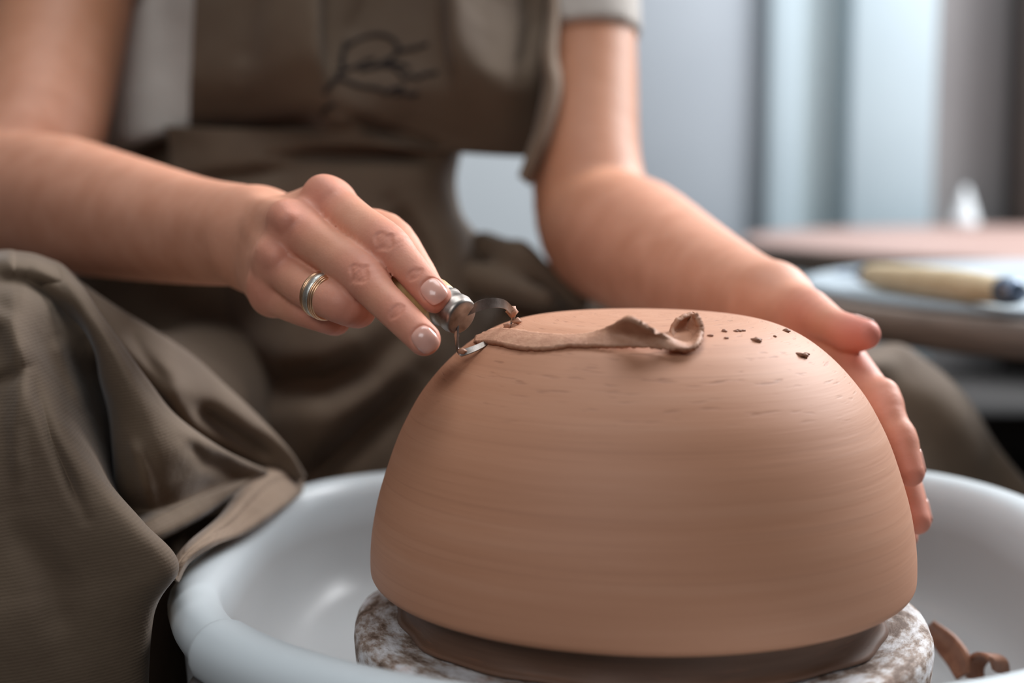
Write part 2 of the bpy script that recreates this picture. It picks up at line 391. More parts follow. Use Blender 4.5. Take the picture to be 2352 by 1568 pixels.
def nets(node, lo, hi, h, B=16):
    """sparse surface nets: only blocks the surface can cross are sampled"""
    lo = np.array(lo, float); nb = np.ceil((np.array(hi) - lo) / (h * B)).astype(int); R = h * B * 0.8661
    g = np.stack(np.meshgrid(*[np.arange(B + 1)] * 3, indexing='ij'), -1).reshape(-1, 3)
    N = (nb * B + 2).astype(np.int64); keys = []; verts = []; edges = []
    bi = np.stack(np.meshgrid(*[np.arange(n) for n in nb], indexing='ij'), -1).reshape(-1, 3)
    cen = (lo + (bi + 0.5) * B * h).astype(np.float32)
    cd_ = np.concatenate([np.broadcast_to(np.asarray(node.d(cen[i:i + 20000])), (len(cen[i:i + 20000]),)) for i in range(0, len(cen), 20000)])
    for b, c in zip(bi[np.abs(cd_) < R * 2.4], cen[np.abs(cd_) < R * 2.4]):
        pts = (lo + (b * B + g) * h).astype(np.float32); v = node.d(pts, c[None], R)
        if not hasattr(v, '__len__') or len(v) != len(pts): continue
        if v.min() > 0 or v.max() < 0: continue
        f = v.reshape((B + 1,) * 3); s = f < 0
        cnt = sum(s[i:B + i, j:B + j, k:B + k].astype(int) for i in (0, 1) for j in (0, 1) for k in (0, 1)); act = (cnt > 0) & (cnt < 8)
        ci = np.argwhere(act)
        if len(ci) == 0: continue
        acc = np.zeros((len(ci), 3)); w_ = np.zeros(len(ci))
        for ax in range(3):
            o1, o2 = [a for a in range(3) if a != ax]
            for x in (0, 1):
                for y in (0, 1):
                    q = ci.copy(); q[:, o1] += x; q[:, o2] += y; r = q.copy(); r[:, ax] += 1
                    fa = f[tuple(q.T)]; fb = f[tuple(r.T)]; cr = (fa < 0) != (fb < 0); t = np.where(cr, fa / np.where(cr, fa - fb, 1), 0)
                    pnt = q.astype(float); pnt[:, ax] += t; acc += pnt * cr[:, None]; w_ += cr
        gi = ci + b * B; keys.append((gi[:, 0] * N[1] + gi[:, 1]) * N[2] + gi[:, 2]); verts.append(lo + (acc / w_[:, None] + b * B) * h)
        for ax in range(3):
            sl = [slice(0, B)] * 3; sh = list(sl); sh[ax] = slice(1, B + 1)
            a = s[tuple(sl)]; bb = s[tuple(sh)]; e = np.argwhere(a != bb)
            if len(e): edges.append((ax, e + b * B, a[tuple(e.T)]))
    K = np.concatenate(keys); Vv = np.concatenate(verts); order = np.argsort(K); K = K[order]; Vv = Vv[order]; F = []
    st = np.array([N[1] * N[2], N[2], 1])
    for ax, e, inside in edges:
        k0 = e @ st; o1, o2 = [(1, 2), (2, 0), (0, 1)][ax]
        q = np.stack([k0 - st[o1] - st[o2], k0 - st[o2], k0, k0 - st[o1]], 1); q[~inside] = q[~inside][:, ::-1]
        idx = np.minimum(np.searchsorted(K, q), len(K) - 1); ok = (K[idx] == q).all(1); F.append(idx[ok])
    return Vv, np.concatenate(F)
def sdf_obj(name, node, lo, hi, h, mat, parent, loc, newton=1):
    V, F = nets(node, lo, hi, h)
    me = bpy.data.meshes.new(name); V0 = (V - np.array(loc)).astype(np.float32)
    me.vertices.add(len(V)); me.vertices.foreach_set('co', V0.ravel()); me.loops.add(F.size); me.loops.foreach_set('vertex_index', F.ravel().astype(np.int32))
    me.polygons.add(len(F)); me.polygons.foreach_set('loop_start', np.arange(0, F.size, 4, dtype=np.int32)); me.update(calc_edges=True); me.validate()
    o = link(name, me, mat); o.location = loc
    if parent is not None: par(o, parent)
    return o, V

# ------------------------------------------------------------------ the room
V, F = box(-3.2, 3.6, -2.2, 3.4, -0.05, 0.0); tag(obj('floor', V, F, M['floor'], smooth=False), kind='structure')
WY = 2.62
V, F = box(-0.95, -0.83, -2.2, 2.62, 0, 2.7); tag(obj('wall_left', V, F, M['dark'], smooth=False), kind='structure')  # unseen dark wall, added to keep light off the arm beside it
V, F = box(-3.2, 3.6, WY, WY + 0.12, 0, 2.7); tag(obj('wall_back', V, F, M['wall'], smooth=False), kind='structure')
def wx(px): return (px - 1176) / FPX * 3.17 + CAM.x
# grey door leaf, its white frame, a pale panel, a broad white jamb and the taupe wall beside it
d1 = empty('door_1', (wx(1600), WY, 0), 'grey panel door in the back wall behind the left arm', 'door'); del d1['label'], d1['category']; d1['kind'] = 'structure'
V, F = box(wx(1405), wx(1748), WY - 0.03, WY + 0.0, 0, 2.15, 0.004); o = obj('door_leaf', V, F, M['doorgrey'], d1); tag(o, kind='structure')
V, F = box(wx(1748), wx(1822), WY - 0.07, WY, 0, 2.25, 0.006); o = obj('door_frame', V, F, M['white'], d1); tag(o, kind='structure')
V, F = box(wx(1390), wx(1822), WY - 0.07, WY, 2.25, 2.33, 0.006); o = obj('door_lintel', V, F, M['white'], d1); tag(o, kind='structure')
V, F = box(wx(1822), wx(1926), WY - 0.02, WY, 0.0, 2.7, 0.003); tag(obj('trim_1', V, F, M['pane'], smooth=False), kind='structure')
V, F = box(wx(1926), wx(2116), WY - 0.09, WY, 0.0, 2.7, 0.006); tag(obj('trim_2', V, F, M['white']), kind='structure')
V, F = box(wx(2116), 3.6, WY - 0.04, WY, 0.0, 2.7); tag(obj('wall_right', V, F, M['walltaupe'], smooth=False), kind='structure')

# dark upright at the picture's edge, with a low bench and tray behind the tables
pb = P(2400, 700, 2.45)
bench = empty('low_bench', (0.75, 1.02, 0), 'low dark wooden bench under the round table, beside the wall', 'bench')
V, F = box(0.18, 1.3, 0.86, 1.20, 0.498, 0.538, 0.004); obj('bench_top', V, F, M['blackwood'], bench)
V, F = box(0.24, 1.24, 1.15, 1.18, 0.02, 0.499, 0.002); obj('back_panel', V, F, M['blackwood'], bench)
for x in (0.22, 1.22):
    for y in (0.88, 1.16):
        V, F = box(x, x + 0.045, y, y + 0.03, 0.0, 0.499, 0.003); obj('leg', V, F, M['blackwood'], bench)
xp = (2330 - 1176) / FPX * 3.02 + CAM.x
post = empty('shelf_upright', (xp + 0.06, 2.49, 0), 'dark wooden shelf upright standing at the far right edge', 'shelf upright')
V, F = box(xp, xp + 0.12, 2.46, 2.53, 0.012, 2.5, 0.004); obj('upright', V, F, M['dark'], post)
V, F = box(xp - 0.02, xp + 0.14, 2.44, 2.55, 0.0, 0.015, 0.003); obj('foot', V, F, M['dark'], post)

# far round table with the clay-stained top
TX, TY, TZ = 1.038, 1.70, 0.680
tb = empty('round_table', (TX, TY, 0), 'large round table with clay-stained pinkish top, farther back beside the wall', 'table')
V, F = lathe([(0.0, TZ - 0.002), (0.50, TZ), (0.707, TZ), (0.714, TZ - 0.003)], 96, (0, 0)); obj('table_top', [Vector(v) + Vector((TX, TY, 0)) for v in V], F, M['tabletop'], tb)
V, F = lathe([(0.714, TZ - 0.003), (0.717, TZ - 0.008), (0.717, TZ - 0.036), (0.710, TZ - 0.040), (0.0, TZ - 0.040)], 96); obj('table_edge', [Vector(v) + Vector((TX, TY, 0)) for v in V], F, M['edgewood'], tb)
V, F = lathe([(0.0, TZ - 0.040), (0.10, TZ - 0.040), (0.05, TZ - 0.06), (0.035, TZ - 0.1), (0.035, 0.06), (0.14, 0.02), (0.14, 0.0), (0.0, 0.0)], 40); obj('pedestal', [Vector(v) + Vector((TX, TY + 0.15, 0)) for v in V], F, M['dark'], tb)
cone_p = at_z(2215, 521, TZ)
bt = empty('nozzle_bottle', cone_p, 'small white conical nozzle bottle standing on the far round table', 'bottle')
V, F = lathe([(0.0, 0.0), (0.024, 0.0), (0.027, 0.003), (0.027, 0.017), (0.022, 0.0225)], 32); obj('bottle_base', [Vector(v) + cone_p for v in V], F, M['bottle'], bt)
V, F = lathe([(0.023, 0.022), (0.018, 0.040), (0.008, 0.068), (0.004, 0.079), (0.0, 0.080)], 32); obj('nozzle', [Vector(v) + cone_p for v in V], F, M['bottle'], bt)

# nearer round board on a stand, with a white disc and a wooden tool on it
BX, BY, BZ = 0.543, 0.589, 0.685
bd = empty('banding_stand', (BX, BY, 0), 'round brown wooden work stand behind the left hand, nearer than the pinkish table', 'stand')
V, F = lathe([(0.0, BZ - 0.001), (0.360, BZ - 0.001), (0.3635, BZ - 0.003), (0.365, BZ - 0.010), (0.363, BZ - 0.020), (0.358, BZ - 0.026), (0.0, BZ - 0.027)], 96); obj('round_board', [Vector(v) + Vector((BX, BY, 0)) for v in V], F, M['edgewood'], bd)
V, F = lathe([(0.0, BZ - 0.0255), (0.06, BZ - 0.026), (0.05, BZ - 0.05), (0.022, BZ - 0.06), (0.022, 0.05), (0.11, 0.02), (0.11, 0.0), (0.0, 0.0)], 40); obj('pedestal', [Vector(v) + Vector((BX + 0.10, BY + 0.14, 0)) for v in V], F, M['dark'], bd)
wb = empty('white_disc', (BX, BY, BZ), 'white plastic disc lying on the nearer round stand under the wooden tool', 'disc')
V, F = lathe([(0.0, BZ), (0.350, BZ), (0.352, BZ + 0.002), (0.350, BZ + 0.005), (0.345, BZ + 0.006), (0.0, BZ + 0.006)], 96); obj('disc_plate', [Vector(v) + Vector((BX, BY, 0)) for v in V], F, M['whitebat'], wb)
# double-ended tool
ZB = BZ + 0.006
ta = at_z(1990, 632, ZB + 0.0105); tbp = at_z(2305, 668, ZB + 0.0118)
def along(a, b, prof, n=24, mat=None, name='', parent=None):
    a = Vector(a); b = Vector(b); ax = (b - a); L = ax.length; q = ax.to_track_quat('Z', 'Y')
    Vv, Ff = lathe([(r, z * L) for z, r in prof], n); return obj(name, [a + q @ Vector(v) for v in Vv], Ff, mat, parent)
tool2 = empty('turning_tool', (ta + tbp) / 2 - Vector((0, 0, 0.009)), 'pale wooden-handled turning tool lying on the white disc', 'tool')
along(ta, tbp, [(0, 0.0), (0, 0.006), (0.03, 0.0086), (0.15, 0.0102), (0.45, 0.0116), (0.75, 0.0114), (0.9, 0.0100), (0.93, 0.0082), (0.95, 0.0096), (1.0, 0.0094), (1.0, 0)], 28, M['palewood'], 'handle', tool2)
ux = (tbp - ta).normalized()
along(tbp - ux * 0.001, tbp + ux * 0.016, [(0, 0), (0, 0.0088), (0.1, 0.0096), (0.5, 0.0092), (0.9, 0.0078), (1, 0.007), (1, 0)], 24, M['bluesteel'], 'ferrule', tool2)
along(ta + ux * 0.001, ta - ux * 0.012, [(0, 0), (0, 0.0062), (0.3, 0.0066), (0.9, 0.005), (1, 0.0045), (1, 0)], 24, M['bluesteel'], 'ferrule', tool2)
def wire_loop(c, u, side, L, W, name, parent, mat):
    pts = [c + side * 0.002, c + u * L * 0.4 + side * W * 0.8, c + u * L * 0.8 + side * W, c + u * L, c + u * L * 0.8 - side * W, c + u * L * 0.4 - side * W * 0.8, c - side * 0.002]
    Vv, Ff = tube(pts, 0.0011, 8, True, 40); return obj(name, Vv, Ff, mat, parent)
sd = Vector((-ux.y, ux.x, 0)).normalized()
wire_loop(tbp + ux * 0.014, ux, sd, 0.035, 0.010, 'wire_loop', tool2, M['bluesteel'])
wire_loop(ta - ux * 0.011, -ux, sd, 0.028, 0.008, 'wire_loop', tool2, M['bluesteel'])

# ------------------------------------------------------------------ the wheel: base, splash pan, plaster bat, ring, bowl
wh = empty('pottery_wheel', (0.01, 0.06, 0), 'pottery wheel base of dark painted steel under the white pan', 'wheel')
V, F = box(-0.17, 0.19, -0.08, 0.24, 0.12, 0.50, 0.02); obj('housing', V, F, M['machine'], wh)
for x in (-0.15, 0.17):
    for y in (-0.05, 0.21):
        V, F = tube([(x, y, 0.13), (x * 1.15, y * 1.05, 0.0)], 0.016, 16); obj('leg', V, F, M['machine'], wh)
V, F = tube([(0, 0, 0.49), (0, 0, 0.553)], 0.02, 24); obj('shaft', V, F, M['steel'], wh)
V, F = box(-0.170, -0.150, -0.078, -0.062, 0.44, 0.596, 0.003); obj('bracket', V, F, M['machine'], wh)

PCX, PCY = 0.012, 0.03
def pan_r(a):
    ca, sa = math.cos(a), math.sin(a)
    k = min(1, max(0, 0.5 + sa * 2.2)); n = 2.0 + 1.7 * k * k * (3 - 2 * k); b = 0.172 if sa < 0 else 0.205
    return ((abs(ca) / 0.197) ** n + (abs(sa) / b) ** n) ** (-1 / n)
def pan_half(a0, a1, prof, name, parent):
    seg = 110; Vv = []; Ff = []; n = len(prof)
    for i in range(seg + 1):
        a = a0 + (a1 - a0) * i / seg; R = pan_r(a)
        for off, z in prof:
            rr = max(0.03, R + off) if off > -1 else 0.03
            Vv.append((PCX + rr * math.cos(a), PCY + rr * math.sin(a), z))
    for i in range(seg):
        for j in range(n - 1): Ff.append((i * n + j, (i + 1) * n + j, (i + 1) * n + j + 1, i * n + j + 1))
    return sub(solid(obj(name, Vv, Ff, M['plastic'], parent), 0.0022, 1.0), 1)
pan = empty('splash_pan', (PCX, PCY, 0.50), 'white plastic splash pan with rolled rim around the wheel head', 'splash pan')
def prof_pan(g, dz):
    dz -= 0.0045
    ring = [(0.0005 + g, 0.515), (0.0015 + g, 0.560), (0.0025 + g, 0.590 + dz)]
    cx, cz, r = 0.0005 + g, 0.6055 + dz, 0.0092 + g
    for k in range(9):
        a = math.radians(-55 + k * 250 / 8); ring.append((cx + r * math.cos(a), cz + r * math.sin(a)))
    ring += [(-0.0095, 0.590), (-0.0125, 0.575), (-0.019, 0.556), (-0.032, 0.544), (-0.06, 0.540), (-0.10, 0.538), (-9, 0.538)]
    return ring
AL = math.atan2(-0.061 - PCY, -0.163 - PCX); AR = math.atan2(0.215 - PCY, 0.200 - PCX)
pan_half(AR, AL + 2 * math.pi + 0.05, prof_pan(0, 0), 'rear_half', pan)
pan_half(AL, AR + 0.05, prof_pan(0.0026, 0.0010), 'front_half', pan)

random.seed(4)
def wob(a, r, z):
    e = 0.0006 * math.sin(5 * a + 1) + 0.0005 * math.sin(11 * a) + 0.0003 * math.sin(23 * a + 2)
    return (r + (e * 0.6 if r > 0.09 else 0), z + (e * 0.25 if 0.108 < r else 0))
bat = empty('plaster_bat', (0, 0, 0.56), 'thick round plaster bat smeared with clay on the wheel head', 'bat')
prof = [(0.0, 0.5525), (0.104, 0.5525), (0.110, 0.5535), (0.1132, 0.558), (0.1150, 0.570), (0.1166, 0.585), (0.1172, 0.5925), (0.1168, 0.5965), (0.1152, 0.5988), (0.1125, 0.5998), (0.105, 0.6000), (0.09, 0.600), (0.05, 0.600), (0.0, 0.600)]
V, F = lathe(prof, 160, jit=wob); obj('plaster_disc', V, F, M['plaster'], bat)
V, F = lathe([(0.0, 0.5385), (0.06, 0.5385), (0.10, 0.5410), (0.103, 0.544), (0.103, 0.550), (0.100, 0.5524), (0.0, 0.5524)], 96); obj('metal_head', V, F, M['steel'], bat)
ring = empty('clay_chuck', (0, 0, 0.60), 'damp brown clay ring holding the bowl up off the plaster bat', 'clay ring')
def wob2(a, r, z): return (r + (0.0012 * math.sin(7 * a) + 0.0008 * math.sin(17 * a + 1) if z < 0.604 and r > 0.07 else 0), z)
V, F = lathe([(0.070, 0.6002), (0.0985, 0.6002), (0.1002, 0.6010), (0.0985, 0.6022), (0.0966, 0.6035), (0.0972, 0.610), (0.0975, 0.6155), (0.0965, 0.6168), (0.072, 0.6168), (0.070, 0.615), (0.070, 0.6002)], 140, jit=wob2)
obj('clay_ring', V, F, M['claydark'], ring)

BOWL = [(0.1050, 0.6165), (0.1078, 0.6168), (0.1092, 0.6182), (0.1098, 0.6208), (0.1096, 0.629), (0.1086, 0.6375), (0.1065, 0.648), (0.1034, 0.6585), (0.0990, 0.671), (0.0946, 0.6805), (0.0886, 0.6908), (0.0800, 0.7012), (0.0710, 0.7093), (0.062, 0.7150), (0.052, 0.7188), (0.040, 0.7208), (0.020, 0.7218), (0.0, 0.7220)]
outer = crom([(r, z, 0) for r, z in BOWL], 110)[:, :2]
outer[:, 0] = np.maximum(outer[:, 0], 0)
BZs = outer[::-1]
def bowl_R(z):   # outer radius at height z (outer[] runs upwards)
    return np.interp(z, outer[8:, 1], outer[8:, 0])
def bowl_sdf(p):
    r = np.sqrt(p[:, 0] ** 2 + p[:, 1] ** 2)
    i = np.argmin((r[:, None] - outer[None, 4::3, 0]) ** 2 + (p[:, 2][:, None] - outer[None, 4::3, 1]) ** 2, 1)
    q = outer[4::3]; tn = np.gradient(q, axis=0); tn /= np.linalg.norm(tn, axis=1)[:, None]
    return (r - q[i, 0]) * tn[i, 1] - (p[:, 2] - q[i, 1]) * tn[i, 0]
inner = [(0.0, 0.714), (0.04, 0.7125), (0.06, 0.7065), (0.075, 0.696), (0.087, 0.678), (0.095, 0.655), (0.1005, 0.630), (0.1025, 0.6172)]
bw = empty('clay_bowl', (0, 0, 0.6165), 'large upside-down terracotta clay bowl being trimmed on the wheel', 'bowl')
V, F = lathe(list(reversed([(r, z) for r, z in inner] + [(r, z) for r, z in outer])), 192)
obj('bowl_wall', V, F, M['clay'], bw, loc=(0, 0, 0.6165))

# ------------------------------------------------------------------ the potter
person = empty('person', P(780, 640, 1.08) - Vector((0, 0, 0.12)), 'person in a brown apron trimming a bowl, right hand on a loop tool', 'person')
def N(*a): return Pn([a])[0]

# right arm and hand (holds the tool)
W = N(578, 542, 0.655)
armR = Limb((N(225, -430, 1.07), 0.0470), (N(150, 0, 0.985), 0.0450), (N(85, 300, 0.905), 0.0425), (N(22, 446, 0.872), 0.0422), (N(140, 468, 0.825), 0.0395), (N(300, 502, 0.765), 0.0330), (N(450, 530, 0.705), 0.0268), (W, 0.0232))
mcp = [N(756, 473, 0.602), N(678, 524, 0.590), N(642, 604, 0.592), N(628, 672, 0.600)]
palmR = U(0.007,
    Cone(N(612, 545, 0.655), mcp[0], 0.0130, 0.0112), Cone(N(596, 530, 0.652), mcp[1], 0.0135, 0.0108), Cone(N(594, 570, 0.652), mcp[2], 0.0130, 0.0102), Cone(N(592, 608, 0.655), mcp[3], 0.0115, 0.0096),
    Cone(N(640, 540, 0.655), N(720, 580, 0.622), 0.0150, 0.0130), Cone(N(640, 590, 0.655), N(690, 655, 0.618), 0.0130, 0.0110))
bumps = U(0.006, Cone(N(738, 440, 0.5960), N(760, 455, 0.5920), 0.0058, 0.0056), Cone(N(650, 494, 0.5825), N(662, 507, 0.5785), 0.0044, 0.0040),
    Cone(N(620, 580, 0.5835), N(634, 592, 0.5800), 0.0042, 0.0038), Cone(N(604, 655, 0.5950), N(614, 666, 0.5920), 0.0044, 0.0040),
    Cone(N(585, 478, 0.640), N(650, 492, 0.588), 0.0030, 0.0026), Cone(N(582, 510, 0.634), N(624, 575, 0.590), 0.0028, 0.0024))
palmR = U(0.006, palmR, bumps)
def chain(k, *pr): return Limb(*pr)
F_index = U(0.003, chain(0.003, (mcp[0], 0.0112), (N(820, 513, 0.580), 0.0087), (N(887, 562, 0.5615), 0.0088), (N(926, 599, 0.5540), 0.0071), (N(959, 636, 0.5485), 0.0066), (N(1000, 682, 0.5425), 0.0062)))
F_middle = U(0.003, chain(0.003, (mcp[1], 0.0108), (N(753, 577, 0.5715), 0.0088), (N(830, 630, 0.5560), 0.0088), (N(871, 678, 0.546), 0.0073), (N(914, 720, 0.538), 0.0068), (N(974, 779, 0.529), 0.0062)))
F_ring = U(0.003, chain(0.003, (mcp[2], 0.0100), (N(706, 662, 0.574), 0.0081), (N(784, 697, 0.5595), 0.0080), (N(822, 714, 0.5705), 0.0070), (N(818, 706, 0.589), 0.0066), (N(790, 680, 0.603), 0.0060)))
F_pinky = U(0.003, chain(0.003, (mcp[3], 0.0092), (N(684, 705, 0.587), 0.0072), (N(748, 728, 0.5755), 0.0066), (N(772, 738, 0.587), 0.0058), (N(760, 722, 0.602), 0.0055)))
F_thumb = chain(0.004, (N(648, 530, 0.665), 0.0140), (N(775, 530, 0.642), 0.0110), (N(886, 536, 0.606), 0.0090), (N(948, 612, 0.587), 0.0078), (N(978, 652, 0.5795), 0.0064))
handR = Hand(palmR, [F_index, F_middle, F_ring, F_pinky, F_thumb], 0.0040, 0.0013)

# left arm and hand (steadies the bowl)
W2 = N(1755, 702, 0.70)
armL = Limb((N(1300, -350, 1.06), 0.045), (N(1337, 100, 1.0), 0.0382), (N(1347, 380, 0.955), 0.0368), (N(1380, 520, 0.93), 0.0412), (N(1452, 562, 0.872), 0.0418), (N(1565, 625, 0.80), 0.0345), (N(1680, 675, 0.735), 0.0260), (W2, 0.0225))
mcl = [N(1918, 800, 0.654), N(1908, 850, 0.672), N(1895, 895, 0.690), N(1880, 930, 0.706)]
palmL = U(0.008, Cone(N(1775, 700, 0.695), mcl[0], 0.0145, 0.0108), Cone(N(1775, 715, 0.70), mcl[1], 0.014, 0.0105), Cone(N(1770, 725, 0.705), mcl[2], 0.0135, 0.010), Cone(N(1765, 730, 0.71), mcl[3], 0.012, 0.0095), Cone(N(1790, 700, 0.69), N(1850, 740, 0.665), 0.0145, 0.0125))
G_index = U(0.003, chain(0.003, (mcl[0], 0.0105), (N(1972, 862, 0.631), 0.0087), (N(2024, 935, 0.612), 0.0084), (N(2050, 980, 0.6055), 0.0074), (N(2069, 1020, 0.601), 0.0071), (N(2090, 1084, 0.596), 0.0062)), Cone(N(2030, 905, 0.614), N(2038, 925, 0.611), 0.0068, 0.0066), Cone(N(2070, 1000, 0.602), N(2074, 1012, 0.601), 0.0056, 0.0055))
G_middle = chain(0.003, (mcl[1], 0.0102), (N(2035, 1000, 0.640), 0.0082), (N(2078, 1105, 0.622), 0.0071), (N(2106, 1195, 0.612), 0.0061))
G_ring = chain(0.003, (mcl[2], 0.0098), (N(2005, 1040, 0.662), 0.0078), (N(2050, 1150, 0.642), 0.0068), (N(2078, 1232, 0.630), 0.0058))
G_pinky = chain(0.003, (mcl[3], 0.0090), (N(1970, 1060, 0.690), 0.0066), (N(2000, 1130, 0.675), 0.0058), (N(2020, 1190, 0.664), 0.0052))
G_thumb = U(0.003, chain(0.004, (N(1790, 704, 0.688), 0.0145), (N(1855, 722, 0.662), 0.0118), (N(1912, 748, 0.641), 0.0082), (N(1955, 766, 0.630), 0.0085), (N(1988, 768, 0.622), 0.0066)), Cone(N(1845, 690, 0.664), N(1868, 700, 0.658), 0.0058, 0.0055))
handL = Hand(palmL, [G_index, G_middle, G_ring, G_pinky, G_thumb], 0.0045, 0.0014)

# trunk, neck, head (mostly above the frame or under the shirt)
HC = N(812, -1010, 0.955)
hx, hy, hz = HC
tilt = Matrix.Rotation(math.radians(28), 3, 'X')     # looking down at the bowl
def hp(x, y, z): return HC + np.array(tilt @ Vector((x, y, z)))
rotm = np.array(tilt)
head = U(0.012, Ell(hp(0, 0.012, 0.03), (0.072, 0.090, 0.082), rotm), Ell(hp(0, -0.020, -0.045), (0.056, 0.062, 0.066), rotm), Cone(hp(0, -0.062, -0.095), hp(0, -0.058, -0.088), 0.018, 0.02))
face = U(0.005, head, Cone(hp(0, -0.080, 0.005), hp(0, -0.101, -0.034), 0.007, 0.0105), Cone(hp(-0.012, -0.088, -0.036), hp(0.012, -0.088, -0.036), 0.007, 0.007),
         Cone(hp(-0.017, -0.082, -0.063), hp(0.017, -0.082, -0.063), 0.0062, 0.0062), Cone(hp(-0.014, -0.080, -0.073), hp(0.014, -0.080, -0.073), 0.0070, 0.0070),
         Cone(hp(-0.048, -0.062, 0.020), hp(-0.016, -0.078, 0.018), 0.0075, 0.0070), Cone(hp(0.048, -0.062, 0.020), hp(0.016, -0.078, 0.018), 0.0075, 0.0070),
         Ell(hp(-0.031, -0.068, 0.000), (0.014, 0.011, 0.009), rotm), Ell(hp(0.031, -0.068, 0.000), (0.014, 0.011, 0.009), rotm),
         Ell(hp(-0.072, 0.012, -0.012), (0.008, 0.018, 0.030), rotm), Ell(hp(0.072, 0.012, -0.012), (0.008, 0.018, 0.030), rotm))
chest = N(780, -180, 1.075)
trunk = U(0.03, Cone(N(245, -430, 1.085), N(1290, -380, 1.075), 0.050, 0.048), Cone(chest, N(780, 20, 1.075), 0.130, 0.100, (0, 1, 0), 1.75), Cone(N(785, -420, 1.09), HC + np.array((0, 0.03, -0.06)), 0.055, 0.050))
def shirt_safe(n): return n
bodyR = U(0.010, armR, handR); bodyL = U(0.010, armL, handL)
# knuckle creases: fine grooves laid on the finger backs
rough_hand = U(0.010, armR, handR)
def groove(node, pts, r, d0, d1, lift=0.0):
    q = []
    for (x, y) in pts:
        p, t = march(node, x, y, d0, d1)
        if p is not None:
            if lift: p = p + gradient(node, p[None])[0] * lift
            q.append(p)
    return [Cone(q[i], q[i + 1], r, r) for i in range(len(q) - 1)]
crnd = random.Random(11); cuts = []
def creases(node, cx, cy, ux_, uy_, half, offs, r=0.0006, d0=0.48, d1=0.62, bow=9):
    """short uneven folds across a finger: (ux, uy) runs along the finger, offs are distances along it in photo pixels"""
    for o_ in offs:
        sgn = 1 if o_ > 0 else -1; hh = half * (1 - abs(o_) / 55) * crnd.uniform(0.75, 1.05); sh_ = crnd.uniform(-2.5, 2.5); ti = crnd.uniform(-1.2, 1.2); pts = []
        for t in (-1, -0.6, -0.2, 0.2, 0.6, 1):
            u_ = o_ - sgn * bow * t * t * (0.4 + abs(o_) / 30) + ti * t + crnd.uniform(-0.8, 0.8); v_ = t * hh * 1.15 + sh_
            pts.append((cx + ux_ * u_ - uy_ * v_, cy + uy_ * u_ + ux_ * v_))
        cuts.extend(groove(node, pts, r * crnd.uniform(0.8, 1.15), d0, d1, 0.00029))
creases(rough_hand, 882, 555, 0.70, 0.71, 24, (-24, -15, -6, 3, 10, 19))
creases(rough_hand, 824, 629, 0.72, 0.69, 25, (-24, -15, -5, 4, 12, 20))
creases(rough_hand, 951, 629, 0.68, 0.73, 20, (-9, 0, 9), 0.0005)
creases(rough_hand, 910, 713, 0.68, 0.73, 20, (-9, 0, 9), 0.0005)
# nail beds
def nail_frame(node, cx, cy, ux_, uy_, hl, hw, d0=0.48, d1=0.66):
    out = []
    for k in range(25):
        a = 2 * math.pi * k / 24; c, s_ = math.cos(a), math.sin(a)
        e = 2.6; rr = (abs(c) ** e + abs(s_) ** e) ** (-1 / e)
        out.append((cx + ux_ * hl * rr * c - uy_ * hw * rr * s_, cy + uy_ * hl * rr * c + ux_ * hw * rr * s_))
    return out
NAILS = [(rough_hand, 996, 669, 0.66, 0.75, 29, 26), (rough_hand, 976, 779, 0.68, 0.73, 30, 26)]
for nd, *a in NAILS:
    fr = nail_frame(nd, *a); cuts += groove(nd, fr[6:20], 0.00065, 0.48, 0.62)
bodyR2 = Cut(rough_hand, cuts, 0.0010)
bodyL2 = Push(bodyL, lambda p: bowl_sdf(p) - 0.0002)
class Zone:
    """evaluates the costly carved nodes only near them"""
    def __init__(s, node, plain, lo, hi): s.n = node; s.p = plain; s.lo = np.array(lo); s.hi = np.array(hi)
    def d(s, p, c=None, R=0):
        if c is None: 
            if len(p) > 2000: return s.p.d(p)
            return s.n.d(p)
        return s.n.d(p, c, R) if ((c[0] > s.lo) & (c[0] < s.hi)).all() else s.p.d(p, c, R)
zr = Zone(bodyR2, rough_hand, N(560, 380, 0.6) - np.array((0.05, 0.14, 0.14)), N(1060, 380, 0.6) + np.array((0.04, 0.08, 0.06)))
zl = Zone(bodyL2, bodyL, (0.0, -0.1, 0.60), (0.25, 0.25, 0.76))
body_node = U(0.004, zr, zl, U(0.02, trunk, face))
bodyobj, BV = sdf_obj('body', body_node, (-0.45, -0.07, 0.56), (0.17, 0.64, 1.36), 0.00115, M['skin'], person, wloc(person))
# finer skin over the fingers of the tool hand, so that creases and nail folds have real relief
bm = bmesh.new(); bm.from_mesh(bodyobj.data); off_ = np.array(wloc(bodyobj))
def in_zone(c): 
    return -0.06 < c.y < 0.055 and c.x < -0.05 and 0.68 < c.z < 0.90 and c.x > -0.24
es = [e for e in bm.edges if in_zone(e.verts[0].co + Vector(off_)) and in_zone(e.verts[1].co + Vector(off_))]
bmesh.ops.subdivide_edges(bm, edges=es, cuts=1, use_grid_fill=True)
bmesh.ops.triangulate(bm, faces=[f for f in bm.faces if len(f.verts) > 4])
bm.to_mesh(bodyobj.data); bm.free()
BV = np.zeros(len(bodyobj.data.vertices) * 3, np.float32); bodyobj.data.vertices.foreach_get('co', BV); BV = BV.reshape(-1, 3).astype(float) + off_
zi = np.where((BV[:, 1] > -0.06) & (BV[:, 1] < 0.055) & (BV[:, 0] < -0.05) & (BV[:, 0] > -0.24) & (BV[:, 2] > 0.68) & (BV[:, 2] < 0.90))[0]
for _ in range(1):
    for a in range(0, len(zi), 1900):
        q = zi[a:a + 1900]; p = BV[q].astype(np.float32); v = np.asarray(bodyR2.d(p)); BV[q] = BV[q] - gradient(bodyR2, p) * np.clip(v, -0.0008, 0.0008)[:, None] * 0.9
bodyobj.data.vertices.foreach_set('co', (BV - off_).astype(np.float32).ravel()); bodyobj.data.update()
